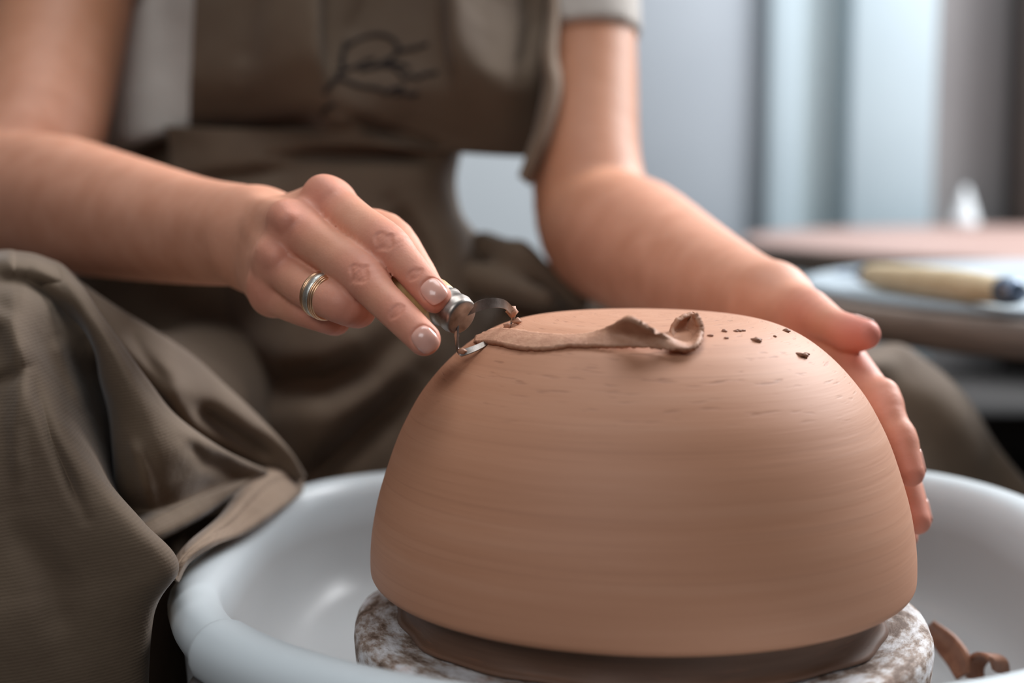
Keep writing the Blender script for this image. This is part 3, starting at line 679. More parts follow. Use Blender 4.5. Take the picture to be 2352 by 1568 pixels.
bodyobj.data.polygons.foreach_set('use_smooth', [True] * len(bodyobj.data.polygons))
# settle the skin where two fingers press together
bm = bmesh.new(); bm.from_mesh(bodyobj.data); bad = set()
for e in bm.edges:
    if len(e.link_faces) == 2 and in_zone(e.verts[0].co + Vector(off_)) and e.calc_face_angle(0) > 0.55: bad.update(e.verts)
for _ in range(2): bad |= {e.other_vert(v) for v in bad for e in v.link_edges}
for _ in range(16): bmesh.ops.smooth_vert(bm, verts=list(bad), factor=0.5, use_axis_x=True, use_axis_y=True, use_axis_z=True)
bm.to_mesh(bodyobj.data); bm.free(); bodyobj.data.polygons.foreach_set('use_smooth', [True] * len(bodyobj.data.polygons))
# skin colour: redder over knuckles and fingertips; upper arms browner, their shade painted in
fl = np.zeros(len(BV)); 
for px, py, d, r, *amp in [(738, 445, 0.588, 0.010), (660, 505, 0.578, 0.010), (630, 592, 0.580, 0.008), (610, 665, 0.592, 0.008), (884, 556, 0.553, 0.010), (828, 628, 0.547, 0.010), (955, 636, 0.541, 0.008), (910, 714, 0.531, 0.008), (1000, 680, 0.537, 0.013), (978, 790, 0.523, 0.013),
                     (800, 730, 0.555, 0.015), (720, 740, 0.57, 0.012), (1985, 768, 0.618, 0.015, 0.95), (1860, 720, 0.652, 0.012), (2095, 1095, 0.592, 0.013, 0.6), (2030, 930, 0.606, 0.010), (2068, 1015, 0.596, 0.008), (2110, 1200, 0.609, 0.014, 0.6), (2085, 1240, 0.625, 0.012), (1985, 830, 0.63, 0.010)]:
    fl = np.maximum(fl, (amp[0] if amp else 0.46) * np.exp(-((BV - N(px, py, d)) ** 2).sum(1) / (2 * r * r)))
a_ = bodyobj.data.attributes.new('flush', 'FLOAT', 'POINT'); a_.data.foreach_set('value', fl.astype(np.float32))
arm_sh = np.clip(np.minimum(1, ((BV[:, 1] - 0.27) / 0.12)), 0, 1) * (BV[:, 2] > 0.6)
a_ = bodyobj.data.attributes.new('tan', 'FLOAT', 'POINT'); a_.data.foreach_set('value', (0.55 * arm_sh).astype(np.float32))

def nail_mesh(nd, cx, cy, ux_, uy_, hl, hw, parent, d0=0.48, d1=0.66):
    nu, nv = 13, 11; G = []
    for i in range(nu):
        for j in range(nv):
            s_ = -1 + 2 * i / (nu - 1); t = -1 + 2 * j / (nv - 1)
            # squircle map
            x = s_ * math.sqrt(max(0, 1 - 0.36 * t * t)); y = t * math.sqrt(max(0, 1 - 0.36 * s_ * s_))
            p, dd = march(nd, cx + ux_ * hl * x - uy_ * hw * y, cy + uy_ * hl * x + ux_ * hw * y, d0, d1)
            G.append((p, s_, t))
    pts = np.array([g[0] for g in G]); nr = gradient(nd, pts)
    nr = nr * 0.6 + nr.mean(0) * 0.4
    off = np.array([0.00035 - 0.0007 * max(0, -g[1] - 0.75) / 0.25 - 0.0006 * max(0, abs(g[2]) - 0.8) / 0.2 + 0.0003 * max(0, g[1]) for g in G])
    V = pts + nr * off[:, None]
    Fq = [(i * nv + j, (i + 1) * nv + j, (i + 1) * nv + j + 1, i * nv + j + 1) for i in range(nu - 1) for j in range(nv - 1)]
    o = obj('fingernail', V, Fq, M['nail'], parent); solid(o, 0.0005, -1.0); return sub(o)
for nd, *a in NAILS: nail_mesh(nd, *a, person)
def nail_solid(nd, base, tip, nrm, L, Wd, parent):
    """nail laid on the back of a fingertip: grid pressed onto the skin along the surface normal"""
    base = np.array(base); u = np.array(tip) - base; u /= np.linalg.norm(u); nrm = np.array(nrm, float); nrm -= u * nrm.dot(u); nrm /= np.linalg.norm(nrm); v = np.cross(nrm, u)
    nu, nv = 11, 9; V = []; st = []
    for i in range(nu):
        for j in range(nv):
            s_ = -1 + 2 * i / (nu - 1); t = -1 + 2 * j / (nv - 1); x = s_ * math.sqrt(1 - 0.36 * t * t); y = t * math.sqrt(1 - 0.36 * s_ * s_)
            V.append(np.array(tip) + nrm * 0.006 + u * (x * L / 2 - L * 0.35) + v * y * Wd / 2); st.append((s_, t))
    V = np.array(V)
    for _ in range(8):
        g = gradient(nd, V); V = V - g * np.asarray(nd.d(V.astype(np.float32)))[:, None] * 0.8
    V = V + gradient(nd, V) * np.array([0.00035 - 0.0006 * max(0, -s_ - 0.75) / 0.25 - 0.0005 * max(0, abs(t) - 0.8) / 0.2 for s_, t in st])[:, None]
    Fq = [(i * nv + j, (i + 1) * nv + j, (i + 1) * nv + j + 1, i * nv + j + 1) for i in range(nu - 1) for j in range(nv - 1)]
    o = obj('fingernail', V, Fq, M['nail'], parent); solid(o, 0.0005, 0.0); return sub(o)
nail_solid(bodyL, N(2069, 1020, 0.601), N(2090, 1084, 0.596), (0.95, 0.25, 0.2), 0.011, 0.009, person)
nail_solid(bodyL, N(2078, 1105, 0.622), N(2106, 1195, 0.612), (0.95, 0.25, 0.2), 0.011, 0.009, person)
nail_solid(bodyL, N(1955, 762, 0.630), N(1988, 766, 0.622), (0.10, 0.80, 0.60), 0.012, 0.010, person)

# hair and shirt
class Half:
    def __init__(s, n, p0): s.n = np.array(n, np.float32) / np.linalg.norm(n); s.p0 = np.array(p0, np.float32)
    def d(s, p, c=None, R=0): return (p - s.p0) @ s.n
hair = Cut(U(0.02, Ell(hp(0, 0.018, 0.036), (0.080, 0.096, 0.088), rotm), Ell(hp(0, 0.095, 0.085), (0.038, 0.036, 0.036), rotm), Cone(hp(0, 0.07, -0.03), hp(0, 0.05, -0.07), 0.045, 0.035)), [Half(tilt @ Vector((0, 0.85, 0.52)), hp(0, -0.052, 0.03))], 0.012)
sdf_obj('hair', hair, HC - 0.2, HC + 0.2, 0.005, M['hair'], person, wloc(person))
sl_l = Cut(Cone(N(1300, -350, 1.06), N(1340, 150, 0.992), 0.0505, 0.0412), [Half(N(1330, 0, 1.0) - N(1340, 100, 0.995), N(1365, 62, 0.975))], 0.003)
sl_r = Cut(Cone(N(225, -430, 1.07), N(150, 20, 0.98), 0.052, 0.049), [Half(N(150, -100, 0.985) - N(150, 0, 0.985), N(150, -75, 0.96))], 0.003)
torso = Cut(U(0.025, Cone(N(785, -260, 1.075), N(780, 420, 1.065), 0.158, 0.158, (0, 1, 0), 1.75), Cone(N(300, -420, 1.08), N(1240, -390, 1.07), 0.052, 0.050),
                Cone(N(302, 60, 1.02), N(330, 330, 1.01), 0.018, 0.026)), [Half((-0.30, 0, 1), N(352, 316, 0.985))], 0.004)
neckhole = Cone(N(785, -470, 1.07), N(790, -640, 1.05), 0.062, 0.075)
shirt = Cut(U(0.012, torso, sl_l, sl_r), [neckhole], 0.004)
sh, _ = sdf_obj('shirt', shirt, (-0.45, 0.2, 0.62), (0.12, 0.72, 1.2), 0.004, M['shirt'], person, wloc(person))

# seat and legs in brown twill
leg_r = U(0.03, Cone(N(660, 920, 1.10), N(330, 1040, 0.88), 0.078, 0.066), Cone(N(330, 1040, 0.88), N(-20, 910, 0.70), 0.066, 0.056), Cone(N(-20, 900, 0.70), N(120, 1900, 0.70), 0.056, 0.045), Cone(N(120, 1900, 0.70), N(200, 3100, 0.82), 0.045, 0.035))
leg_l = U(0.03, Cone(N(1060, 830, 1.03), N(1560, 930, 0.98), 0.082, 0.072), Cone(N(1560, 930, 0.98), N(2005, 1045, 0.915), 0.072, 0.061), Cone(N(2005, 1045, 0.915), N(2390, 1580, 0.935), 0.061, 0.052), Cone(N(2390, 1530, 0.935), N(2480, 2700, 1.0), 0.052, 0.036))
hips = U(0.03, Cone(N(470, 370, 1.12), N(520, 800, 1.12), 0.095, 0.12), Cone(N(690, 380, 1.08), N(740, 800, 1.09), 0.104, 0.135, (0, 1, 0), 1.3))
folds_l = U(0.01, Cone(N(1110, 570, 0.97), N(1190, 592, 0.94), 0.012, 0.010), Cone(N(1190, 592, 0.94), N(1330, 690, 0.93), 0.010, 0.008), Cone(N(1090, 640, 0.94), N(1250, 690, 0.91), 0.012, 0.008),
            Cone(N(1990, 850, 0.865), N(2055, 835, 0.90), 0.008, 0.010), Cone(N(2055, 835, 0.90), N(2190, 985, 0.90), 0.010, 0.011), Cone(N(2190, 985, 0.90), N(2390, 1190, 0.90), 0.011, 0.010))
legs = Cut(U(0.012, U(0.03, hips, leg_r, leg_l), folds_l), [U(0.02, Cone(N(2050, 880, 0.835), N(2300, 1160, 0.85), 0.012, 0.016))], 0.03)
sdf_obj('trousers', legs, (-0.55, -0.02, 0.02), (0.42, 0.68, 0.93), 0.005, M['apron'], person, wloc(person))
for nm, x, y in (('shoe', -0.30, 0.16), ('shoe', 0.36, 0.40)):
    V, F = box(x - 0.045, x + 0.045, y - 0.17, y + 0.09, 0.0, 0.075, 0.03); sub(obj(nm, V, F, M['dark'], person))
st = empty('stool', (P(780, 900, 1.12).x, 0.52, 0), 'low round wooden stool under the seated potter', 'stool')
V, F = lathe([(0.0, 0.40), (0.165, 0.40), (0.17, 0.405), (0.17, 0.425), (0.16, 0.432), (0.0, 0.432)], 48); obj('seat', [Vector(v) + Vector((st.location.x, 0.53, 0)) for v in V], F, M['edgewood'], st)
for k in range(4):
    a = math.pi / 4 + k * math.pi / 2; q = Vector((st.location.x, 0.53, 0))
    V, F = tube([q + Vector((0.11 * math.cos(a), 0.11 * math.sin(a), 0.402)), q + Vector((0.15 * math.cos(a), 0.15 * math.sin(a), 0.0))], 0.017, 14); obj('leg', V, F, M['edgewood'], st)

# apron: bib, hem band, skirt, the panels draped over the near knee, the hem over the pan
apron = empty('apron', (0, 0, 0), None, None); par(apron, person); apron.location = Vector((0, 0, 0))
def sheet(name, rows, nu, nv, mat, th=0.0014, off=0.0, folds=()):
    V, F = loft(rows, nu, nv, True, folds); o = obj(name, V, F, mat, apron); solid(o, th, off); return o, V, F
bibrows = [
 [(585, -430, .985), (640, -430, .970), (740, -430, .955), (820, -430, .952), (930, -430, .952), (990, -430, .955), (1060, -430, .968), (1120, -430, .985)],
 [(455, -160, .985), (560, -160, .968), (715, -160, .945), (800, -160, .950), (1000, -160, .950), (1045, -160, .938), (1150, -160, .952), (1242, -160, .985)],
 [(447, 0, .968), (560, 0, .953), (712, 0, .920), (770, 0, .938), (990, 0, .938), (1040, 0, .914), (1120, 0, .938), (1255, 0, .968)],
 [(442, 110, .962), (560, 110, .944), (716, 115, .912), (770, 120, .928), (1000, 120, .928), (1042, 110, .909), (1140, 130, .922), (1266, 120, .955)],
 [(438, 190, .962), (560, 190, .943), (715, 190, .919), (790, 195, .920), (1000, 195, .922), (1066, 190, .914), (1160, 195, .922), (1268, 195, .950)],
 [(436, 250, .972), (560, 248, .955), (690, 240, .930), (800, 240, .918), (960, 250, .927), (1080, 262, .928), (1150, 270, .930), (1240, 275, .946)],
 [(435, 296, .985), (560, 296, .970), (690, 284, .950), (790, 272, .919), (930, 292, .934), (1075, 315, .940), (1150, 318, .938), (1224, 318, .946)],
 [(434, 320, .975), (560, 318, .954), (700, 306, .940), (800, 298, .931), (950, 318, .930), (1070, 340, .944), (1145, 346, .944), (1208, 352, .948)],
 [(433, 338, .978), (560, 342, .962), (720, 336, .938), (830, 332, .930), (980, 344, .932), (1068, 350, .948), (1143, 355, .948), (1204, 358, .950)],
 [(433, 336, .99), (560, 340, .976), (720, 336, .962), (840, 334, .958), (980, 342, .955), (1066, 346, .960), (1140, 350, .958), (1200, 352, .956)]]
bib, BVv, BFf = sheet('bib', bibrows, 150, 130, M['apron'], folds=[([(790, 262), (870, 296), (950, 322), (1040, 344)], 0.016, 15), ([(440, 300), (560, 304), (690, 288), (760, 300)], 0.014, 16), ([(600, -60), (580, 60), (560, 170)], 0.006, 26), ([(880, -80), (840, 20), (800, 100)], 0.006, 26), ([(1200, -60), (1216, 60), (1190, 180)], 0.008, 18)])
for a_, b_, c_ in (((600, -425, .980), (640, -520, .995), (720, -600, 1.04)), ((1105, -425, .980), (1040, -520, .995), (880, -600, 1.04))):
    V, F = tube([N(*a_), N(*b_), N(*c_)], 0.008, 10, True, 12); obj('neck_strap', V, F, M['apron'], apron)
sheet('bib_hem', [[(1248, -160, .985), (1258, 20, .960), (1246, 120, .938), (1250, 190, .930), (1232, 290, .926), (1212, 350, .924), (1192, 406, .922)],
                  [(1258, -160, .978), (1270, 20, .950), (1262, 120, .932), (1266, 195, .922), (1246, 295, .918), (1224, 358, .918), (1204, 416, .918)],
                  [(1270, -160, .980), (1282, 20, .958), (1276, 120, .938), (1286, 198, .930), (1262, 305, .926), (1240, 368, .924), (1216, 424, .924)],
                  [(1270, -160, .990), (1282, 20, .968), (1276, 120, .952), (1285, 198, .944), (1261, 305, .938), (1238, 368, .934), (1214, 424, .932)]], 60, 16, M['hem'], 0.002)
from mathutils.bvhtree import BVHTree
bvh = BVHTree.FromPolygons([Vector(v) for v in BVv], BFf)
def on_bib(px, py, lift=0.0006):
    dr = (P(px, py, 1.0) - CAM).normalized(); h = bvh.ray_cast(CAM, dr)
    return None if h[0] is None else h[0] - dr * lift
strokes = [
 [(783, 150), (788, 120), (801, 104), (828, 90), (863, 80), (893, 85), (912, 103), (912, 121), (892, 138), (856, 154), (834, 161), (826, 153), (838, 142), (862, 136)],
 [(794, 97), (788, 125), (787, 150), (776, 178), (757, 198), (746, 214)], [(905, 122), (925, 116), (953, 111), (984, 101)],
 [(772, 166), (800, 160), (822, 152), (846, 158), (880, 152), (897, 155), (908, 158), (918, 168), (930, 180), (946, 174), (960, 180), (972, 172), (988, 170), (1006, 166)],
 [(758, 190), (780, 182), (800, 188), (818, 196), (838, 200), (856, 202), (874, 206), (888, 214), (902, 206), (926, 200)], [(905, 219), (925, 214), (944, 219), (962, 214)],
 [(741, 264), (748, 250), (760, 243), (771, 241)], [(880, 138), (900, 146), (925, 150), (940, 158)]]
for s_ in strokes:
    q = crom([(x, y, 0) for x, y in s_], len(s_) * 5); pts = [on_bib(x, y) for x, y, _ in q]; pts = [p for p in pts if p is not None]
    if len(pts) > 2:
        V, F = tube(pts, 0.0016, 8); obj('embroidery', V, F, M['thread'], bib)

sheet('skirt', [
 [(380, 290, .97), (500, 295, .955), (700, 300, .945), (880, 305, .94), (1030, 310, .955), (1068, 315, .99)],
 [(390, 345, .97), (510, 348, .950), (700, 352, .935), (890, 355, .935), (1018, 355, .95), (1056, 355, .985)],
 [(395, 410, .965), (515, 400, .945), (700, 395, .928), (900, 400, .930), (1005, 410, .945), (1046, 420, .985)],
 [(395, 490, .96), (500, 480, .94), (700, 480, .922), (900, 480, .926), (1020, 480, .945), (1060, 492, .985)],
 [(230, 560, 1.08), (420, 570, 1.04), (690, 575, .93), (880, 580, .915), (1040, 560, .935), (1100, 545, .98)],
 [(230, 700, 1.06), (430, 715, 1.03), (690, 730, .90), (880, 740, .885), (1060, 720, .925), (1190, 660, .97)],
 [(250, 860, 1.02), (470, 870, .97), (690, 870, .868), (860, 860, .862), (1000, 850, .905), (1180, 800, .96)],
 [(400, 1000, .96), (560, 1000, .915), (720, 1000, .862), (850, 980, .872), (960, 960, .895), (1150, 930, .94)],
 [(520, 1150, .91), (640, 1150, .880), (740, 1150, .868), (850, 1140, .875), (950, 1120, .89), (1120, 1080, .93)]], 130, 150, M['apron'], folds=[
 ([(383, 640), (450, 760), (540, 845), (640, 885), (746, 880), (850, 840), (970, 740)], 0.034, 46), ([(690, 1130), (780, 1040), (880, 950), (960, 860)], 0.022, 34),
 ([(620, 362), (740, 356), (880, 354), (1000, 360)], 0.014, 15), ([(430, 420), (560, 405), (700, 380)], 0.010, 18), ([(900, 470), (960, 560), (1000, 660)], 0.012, 26)])

A_rows = [
 [(-160, 600, .69), (0, 578, .67), (40, 580, .665), (80, 586, .665), (125, 602, .665)],
 [(-160, 640, .635), (0, 606, .625), (40, 612, .622), (90, 622, .622), (140, 640, .625)],
 [(-160, 740, .612), (-10, 715, .598), (46, 712, .595), (110, 712, .612), (172, 712, .622)],
 [(-160, 840, .602), (-10, 820, .586), (52, 808, .580), (120, 795, .606), (215, 795, .628)],
 [(-160, 930, .592), (-10, 905, .576), (66, 878, .570), (145, 868, .604), (232, 866, .640)],
 [(-160, 1010, .58), (0, 975, .566), (100, 948, .560), (180, 946, .600), (252, 946, .645)],
 [(-160, 1100, .57), (30, 1065, .557), (170, 1042, .550), (222, 1044, .595), (264, 1040, .645)],
 [(-160, 1190, .565), (60, 1155, .550), (236, 1124, .545), (256, 1122, .595), (270, 1120, .645)],
 [(-160, 1290, .56), (90, 1255, .545), (312, 1208, .541), (312, 1206, .590), (296, 1200, .640)],
 [(-160, 1380, .555), (110, 1345, .542), (388, 1302, .542), (376, 1300, .588), (340, 1290, .635)],
 [(-160, 1480, .552), (90, 1455, .540), (332, 1422, .546), (322, 1418, .590), (300, 1410, .635)],
 [(-160, 1750, .555), (80, 1750, .545), (316, 1740, .556), (306, 1735, .598), (290, 1730, .64)]]
sheet('knee_panel', A_rows, 120, 190, M['apron'], 0.0016, folds=[
    ([(-40, 640), (60, 650), (130, 680), (200, 770)], 0.013, 26), ([(-60, 700), (20, 745), (64, 846)], -0.006, 24), ([(66, 850), (118, 1005), (200, 1190)], 0.0055, 15),
    ([(60, 862), (40, 980), (48, 1130)], -0.004, 20), ([(64, 850), (-10, 880), (-80, 960)], 0.006, 18), ([(120, 770), (150, 850), (200, 960)], -0.005, 20), ([(20, 1180), (120, 1330), (150, 1480)], 0.004, 40)])
B_rows = [
 [(80, 588, .668), (110, 597, .665), (135, 606, .664), (155, 622, .665), (172, 640, .675), (170, 645, .70)],
 [(100, 640, .628), (130, 646, .626), (155, 650, .625), (172, 656, .628), (190, 664, .640), (188, 672, .69)],
 [(160, 715, .625), (185, 716, .615), (200, 718, .612), (216, 722, .614), (233, 728, .624), (230, 738, .68)],
 [(212, 800, .640), (224, 800, .612), (250, 798, .604), (268, 800, .607), (288, 806, .620), (284, 818, .68)],
 [(228, 872, .645), (240, 872, .612), (285, 870, .600), (315, 872, .606), (340, 878, .624), (335, 892, .68)],
 [(248, 950, .650), (262, 950, .612), (320, 950, .598), (372, 950, .608), (400, 954, .634), (394, 970, .69)],
 [(258, 1045, .650), (272, 1045, .612), (360, 1040, .600), (450, 1016, .622), (498, 1026, .655), (490, 1044, .71)],
 [(264, 1125, .650), (277, 1120, .614), (380, 1108, .612), (500, 1062, .650), (570, 1064, .685), (560, 1082, .73)],
 [(280, 1190, .650), (296, 1180, .620), (410, 1150, .630), (530, 1100, .676), (606, 1080, .70), (596, 1098, .74)],
 [(296, 1232, .640), (312, 1220, .602), (425, 1166, .628), (540, 1118, .674), (610, 1092, .715), (600, 1104, .75)],
 [(320, 1262, .640), (335, 1250, .606), (440, 1196, .632), (548, 1130, .684), (614, 1100, .725), (604, 1112, .76)],
 [(330, 1262, .665), (345, 1250, .650), (446, 1196, .670), (550, 1132, .710), (614, 1102, .745), (604, 1114, .77)]]
B_rows = [[(r[0][0] - 38, r[0][1], r[0][2] + 0.008)] + r for r in B_rows]
sheet('inner_panel', B_rows, 90, 150, M['apron'], 0.0016, folds=[([(300, 1000), (330, 1080), (350, 1180)], -0.005, 16), ([(220, 690), (270, 760), (330, 860)], 0.004, 14), ([(420, 1010), (470, 1060), (560, 1090)], 0.006, 18)])
C_rows = [
 [(150, 640, .735), (240, 712, .735), (330, 770, .735), (420, 825, .735), (500, 890, .74), (570, 950, .745), (650, 1036, .75), (696, 1100, .755)],
 [(168, 640, .705), (262, 704, .705), (350, 758, .705), (440, 818, .708), (515, 886, .712), (585, 952, .72), (660, 1032, .73), (700, 1094, .745)],
 [(180, 668, .680), (262, 732, .682), (340, 790, .682), (420, 850, .684), (500, 920, .696), (565, 975, .705), (640, 1040, .725), (690, 1100, .742)],
 [(190, 710, .680), (272, 790, .672), (340, 850, .668), (405, 915, .668), (470, 985, .690), (540, 1020, .705), (615, 1062, .725), (680, 1108, .745)],
 [(210, 780, .690), (280, 850, .690), (340, 930, .690), (400, 985, .700), (455, 1020, .715), (525, 1050, .725), (600, 1080, .735), (670, 1116, .75)]]
sheet('back_panel', C_rows, 120, 70, M['apron'], 0.0016, folds=[([(428, 925), (490, 965), (560, 1010), (640, 1060)], 0.014, 24), ([(280, 745), (330, 820), (400, 900)], 0.006, 20)])
sheet('side_panel', [[(250, 1180, .70), (330, 1180, .675), (420, 1190, .67), (520, 1180, .71)], [(240, 1300, .69), (320, 1300, .665), (400, 1300, .650), (470, 1290, .68)], [(240, 1450, .69), (320, 1450, .66), (390, 1450, .645), (450, 1450, .66)], [(230, 1700, .69), (310, 1700, .66), (400, 1700, .64), (470, 1700, .655)]], 40, 40, M['apron'])
E_rows = [
 [(392, 1330, .589), (398, 1296, .597), (432, 1252, .612), (502, 1194, .655), (542, 1136, .695), (575, 1100, .722), (622, 1078, .752), (664, 1086, .772), (694, 1112, .785)],
 [(394, 1328, .579), (402, 1292, .585), (438, 1246, .600), (508, 1187, .640), (548, 1128, .680), (580, 1094, .708), (623, 1071, .738), (665, 1080, .760), (695, 1104, .775)],
 [(398, 1330, .572), (412, 1290, .577), (452, 1246, .592), (522, 1192, .632), (566, 1140, .666), (602, 1106, .696), (640, 1088, .726), (672, 1092, .750), (696, 1110, .768)],
 [(400, 1332, .572), (418, 1288, .577), (462, 1246, .592), (530, 1204, .634), (578, 1160, .668), (616, 1124, .698), (652, 1104, .728), (678, 1104, .752), (697, 1116, .770)],
 [(402, 1334, .574), (424, 1288, .577), (478, 1246, .594), (544, 1222, .632), (600, 1186, .660), (644, 1156, .690), (672, 1134, .722), (688, 1122, .750), (697, 1122, .772)],
 [(406, 1336, .580), (432, 1290, .584), (490, 1252, .602), (556, 1226, .642), (612, 1192, .672), (652, 1164, .704), (678, 1142, .735), (692, 1130, .760), (698, 1126, .780)]]
sheet('hem_over_rim', E_rows, 110, 50, M['hem'], 0.0018)

# ------------------------------------------------------------------ ring, trimming tool, clay shaving, crumbs and scraps
rc = empty('finger_ring', N(742, 680, 0.5665), 'rose gold ring with silver inlay on the third finger of the tool hand', 'ring')
ax = Vector(N(784, 697, 0.5595) - N(708, 662, 0.574)).normalized(); rcv = Vector(N(744, 679, 0.5668)); q = ax.to_track_quat('Z', 'Y')
for k, (z0, r0) in enumerate([(-0.0038, 0.0085), (-0.0030, 0.0089), (-0.0021, 0.0091), (0.0021, 0.0091), (0.0030, 0.0089), (0.0038, 0.0085)]):
    V, F = tube([rcv + q @ Vector((r0 * math.cos(a), r0 * math.sin(a), z0)) for a in np.linspace(0, 2 * math.pi, 61)], 0.00062, 8, False); obj('gold_wire', V, F, M['gold'], rc)
V, F = lathe([(0.0080, -0.0036), (0.0086, -0.0036), (0.0091, -0.0026), (0.0091, 0.0026), (0.0085, 0.0036), (0.0080, 0.0036), (0.0080, -0.0036)], 64); obj('band', [rcv + q @ Vector(v) for v in V], F, M['gold'], rc)
V, F = lathe([(0.0090, -0.0017), (0.0095, -0.0014), (0.0097, 0.0), (0.0095, 0.0014), (0.0090, 0.0017)], 64); obj('silver_inlay', [rcv + q @ Vector(v) for v in V], F, M['silver'], rc)

tool = empty('trimming_tool', N(1000, 690, 0.552), 'loop trimming tool with yellow wooden handle held in the right hand', 'tool')
hA = Vector(N(1022, 703, 0.5495)); hB = Vector(N(838, 588, 0.5810)); along(hB, hA, [(0, 0), (0.0, 0.004), (0.02, 0.006), (0.2, 0.0088), (0.5, 0.0088), (0.72, 0.0078), (0.86, 0.0085), (0.95, 0.0080), (1.0, 0.0072), (1, 0)], 28, M['wood'], 'handle', tool)
hu = (hA - hB).normalized()
along(hA - hu * 0.0002, hA + hu * 0.0105, [(0, 0.0070), (0, 0.0078), (0.08, 0.0081), (0.2, 0.0077), (0.35, 0.0074), (0.55, 0.0077), (0.7, 0.0078), (0.84, 0.0072), (0.93, 0.0072), (1, 0.0062), (1.02, 0.0030), (1.02, 0.0)], 40, M['steel'], 'ferrule', tool)
def ribbon(name, e1, e2, n, th, mat, parent, px=True):
    V, F = loft([e1, e2], n, 3, px); o = obj(name, V, F, mat, parent, False); solid(o, th, 0.0); return o
top = [(1050, 704, .5475), (1075, 706, .5445), (1098, 691, .546), (1128, 684, .549), (1157, 688, .553), (1176, 704, .557), (1184, 716, .560), (1180, 734, .5625), (1168, 750, .5605), (1138, 770, .554), (1106, 787, .5490), (1074, 799, .5450), (1057, 803, .5435), (1053, 792, .5435), (1052, 765, .5432), (1053, 735, .5435), (1050, 716, .5465)]
bot = [(1048, 722, .5475), (1068, 726, .5445), (1095, 716, .546), (1131, 707, .549), (1157, 708, .553), (1170, 718, .557), (1176, 726, .560), (1171, 744, .5625), (1160, 758, .5590), (1138, 779, .5525), (1108, 799, .5470), (1076, 813, .5435), (1057, 817, .5425), (1048, 798, .5450), (1046, 766, .5462), (1047, 738, .5465), (1046, 722, .548)]
ribbon('steel_loop', top, bot, 120, 0.0006, M['steel'], tool)

def blob(c, r, seed, sub_=2, flat=1.0):
    rnd = random.Random(seed); bm = bmesh.new(); bmesh.ops.create_icosphere(bm, subdivisions=sub_, radius=1)
    ph = [rnd.uniform(0, 6) for _ in range(6)]
    for v in bm.verts:
        k = 1 + 0.28 * math.sin(3 * v.co.x + ph[0]) * math.sin(2.6 * v.co.y + ph[1]) + 0.16 * math.sin(6 * v.co.z + ph[2]) + 0.12 * math.sin(7 * v.co.x + ph[3])
        v.co = Vector((v.co.x * k * r[0], v.co.y * k * r[1], v.co.z * k * r[2] * flat)) + Vector(c)
    V = [v.co.copy() for v in bm.verts]; bm.verts.index_update(); F = [[v.index for v in f.verts] for f in bm.faces]; bm.free(); return V, F
for i, (x, y, d, r) in enumerate([(1176, 716, .5595, (.0022, .0016, .0022)), (1188, 738, .5615, (.0018, .0015, .0012)), (1164, 748, .5595, (.0017, .0015, .0012)), (1182, 750, .5610, (.0022, .0016, .0010)), (1049, 728, .5445, (.0010, .001, .0022)), (1049, 770, .5445, (.0008, .0008, .0040)), (1062, 806, .5430, (.0020, .0010, .0012))]):
    V, F = blob(N(x, y, d), r, i + 3); obj('clay_clot', V, F, M['clayshave'], tool)

def bowl_hit(px, py):
    o = np.array(CAM); dr = np.array(P(px, py, 1) - CAM); t = 0.40
    for _ in range(400):
        v = float(bowl_sdf((o + dr * t)[None])[0])
        if v < 0.0001: break
        t += max(v * 0.6, 0.0001)
    return t
def bd_(px, py, lift): return (px, py, bowl_hit(px, py) - lift)
shv = empty('clay_shaving', Vector(N(1350, 785, bowl_hit(1350, 785))), 'long curled clay shaving lying across the top of the bowl', 'shaving')
fr_ = [(1091, 788, .003), (1125, 786, .004), (1167, 795, .003), (1208, 802, .002), (1253, 802, .0018), (1298, 796, .0018), (1342, 795, .0018), (1387, 796, .002), (1446, 797, .003), (1506, 799, .004), (1550, 804, .005), (1585, 803, .005), (1606, 786, .007), (1613, 762, .008), (1608, 738, .008), (1596, 720, .007)]
bk_ = [(1094, 776, .003), (1134, 759, .003), (1179, 759, .002), (1225, 766, .0015), (1268, 770, .0015), (1305, 772, .0015), (1345, 769, .002), (1386, 758, .001), (1418, 738, .009), (1442, 729, .016), (1478, 745, .015), (1524, 772, .010), (1547, 786, .006), (1541, 760, .008), (1558, 733, .008), (1590, 720, .004)]
base_d = [bowl_hit(max(1095, x), max(y, 760)) for x, y, _ in fr_]
front = [(x, y, base_d[i] - l) for i, (x, y, l) in enumerate(fr_)]
def bdep(x, y, i): return bowl_hit(x, y) if y > 755 else base_d[i] + 0.004
back = [(x, y, (bowl_hit(x, max(y, 756)) if i < 7 else base_d[i] + 0.006) - l) for i, (x, y, l) in enumerate(bk_)]
mid = [((a[0] + b[0]) / 2, (a[1] + b[1]) / 2 - (2 if i < 8 else 0), (a[2] + b[2]) / 2 + (0.008 if i > 11 else (0.003 if i > 7 else -0.0006))) for i, (a, b) in enumerate(zip(front, back))]
V, F = loft([front, mid, back], 130, 14); rnd = random.Random(2)
V = [Vector(v) + Vector((rnd.uniform(-1, 1), rnd.uniform(-1, 1), rnd.uniform(-1, 1))) * (0.00022 if (i % 14) in (0, 1, 13) else 0.00004) for i, v in enumerate(V)]
solid(obj('clay_strip', V, F, M['clayshave'], shv), 0.0019, 0.0)

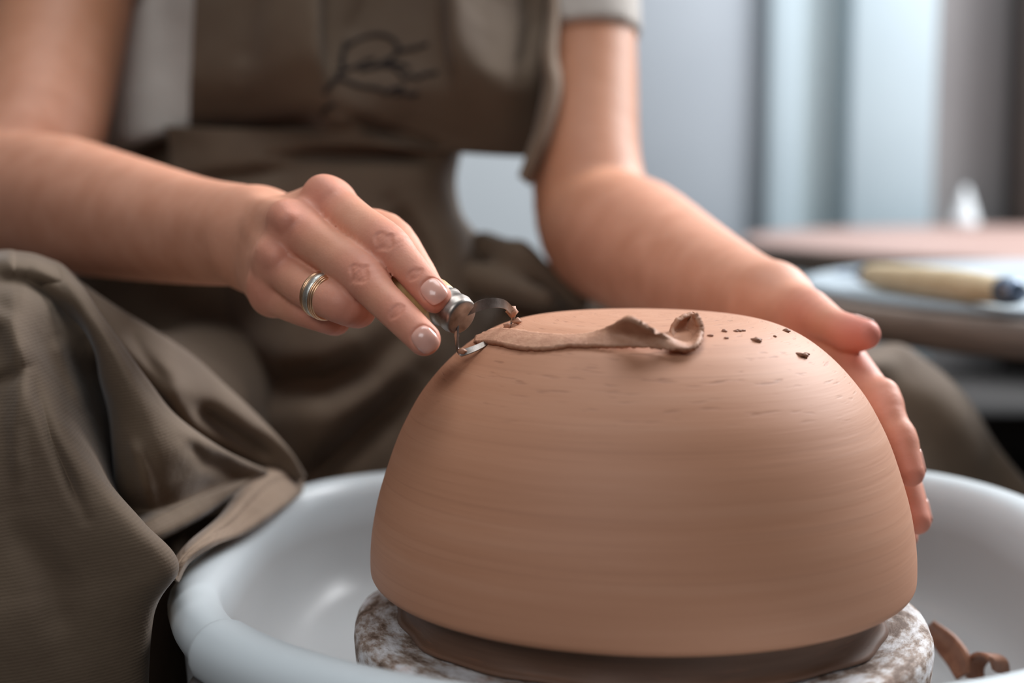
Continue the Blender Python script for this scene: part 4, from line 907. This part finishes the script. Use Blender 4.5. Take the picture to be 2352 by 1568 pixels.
CRUMB = ['tiny clay speck closest to the curled end of the shaving', 'small dark crumb, second from the shaving curl', 'faint speck at the left end of the short dashed row of crumbs',
         'middle speck in the short dashed row of crumbs', 'right end speck of the short dashed row of crumbs', 'larger flat crumb halfway between the shaving curl and thumb', 'little chip touching the larger flat crumb on its right',
         'dark crumb on the bowl edge close beside the wrist', 'left lobe of the dark crumb trio below the thumb', 'largest middle crumb of the dark trio below the thumb', 'right hand crumb of the dark trio below the thumb',
         'lone pale speck just right of the larger flat crumb', 'speck directly in front of the second crumb from the curl']
for i, (x, y, r) in enumerate([(1631, 770, .0007), (1664, 760, .0009), (1690, 760, .0006), (1697, 759, .0008), (1706, 759, .0007), (1736, 780, .0014), (1741, 783, .0009), (1806, 760, .0012), (1837, 814, .0012), (1846, 816, .0013), (1853, 813, .0009), (1780, 772, .0006), (1668, 776, .0006)]):
    p = Vector(N(x, y, bowl_hit(x, y) - r * 0.3)); V, F = blob((0, 0, 0), (r * 1.5, r, r * 0.7), 40 + i)
    o = obj('clay_crumb', [Vector(v) + p for v in V], F, M['claydry'], loc=p)
    tag(o, CRUMB[i], 'crumb', 'clay crumbs on the bowl')
def scrap(name, e1, e2, n, label, th=0.002):
    V, F = loft([e1, [((a[0] + b[0]) / 2, (a[1] + b[1]) / 2, (a[2] + b[2]) / 2 + 0.003) for a, b in zip(e1, e2)], e2], n, 8)
    c = Vector(np.mean(np.array(V), 0)); o = obj(name, V, F, M['claydry'], loc=c); solid(o, th); return tag(o, label, 'clay scrap')
def zf(px, py, z): 
    p = at_z(px, py, z); return (px, py, (p - CAM).dot(FWD))
scrap('clay_scrap', [zf(2128, 1440, .566), zf(2150, 1490, .560), zf(2180, 1530, .556), zf(2196, 1560, .552)], [zf(2142, 1428, .574), zf(2192, 1462, .570), zf(2222, 1502, .566), zf(2226, 1545, .558)], 30, 'long brown clay scrap leaning in the pan against the plaster bat')
scrap('clay_scrap', [zf(2222, 1556, .553), zf(2222, 1520, .560), zf(2244, 1502, .568), zf(2272, 1512, .570), zf(2282, 1540, .560)], [zf(2262, 1570, .548), zf(2262, 1530, .556), zf(2285, 1506, .564), zf(2312, 1520, .562), zf(2318, 1556, .552)], 40, 'curled dark brown clay scrap lying in the right side of the pan')
scrap('clay_scrap', [zf(2165, 1580, .5415), zf(2200, 1560, .5425), zf(2250, 1572, .5425), zf(2300, 1580, .5415)], [zf(2170, 1600, .5415), zf(2205, 1590, .5425), zf(2255, 1600, .5425), zf(2300, 1605, .5415)], 24, 'flat reddish clay scrap on the pan floor under the curled scrap')
scrap('clay_scrap', [zf(775, 1548, .5415), zf(795, 1538, .5435), zf(815, 1545, .5415)], [zf(780, 1560, .5415), zf(797, 1552, .5435), zf(818, 1556, .5415)], 14, 'tiny clay scrap in the pan left of the plaster bat')
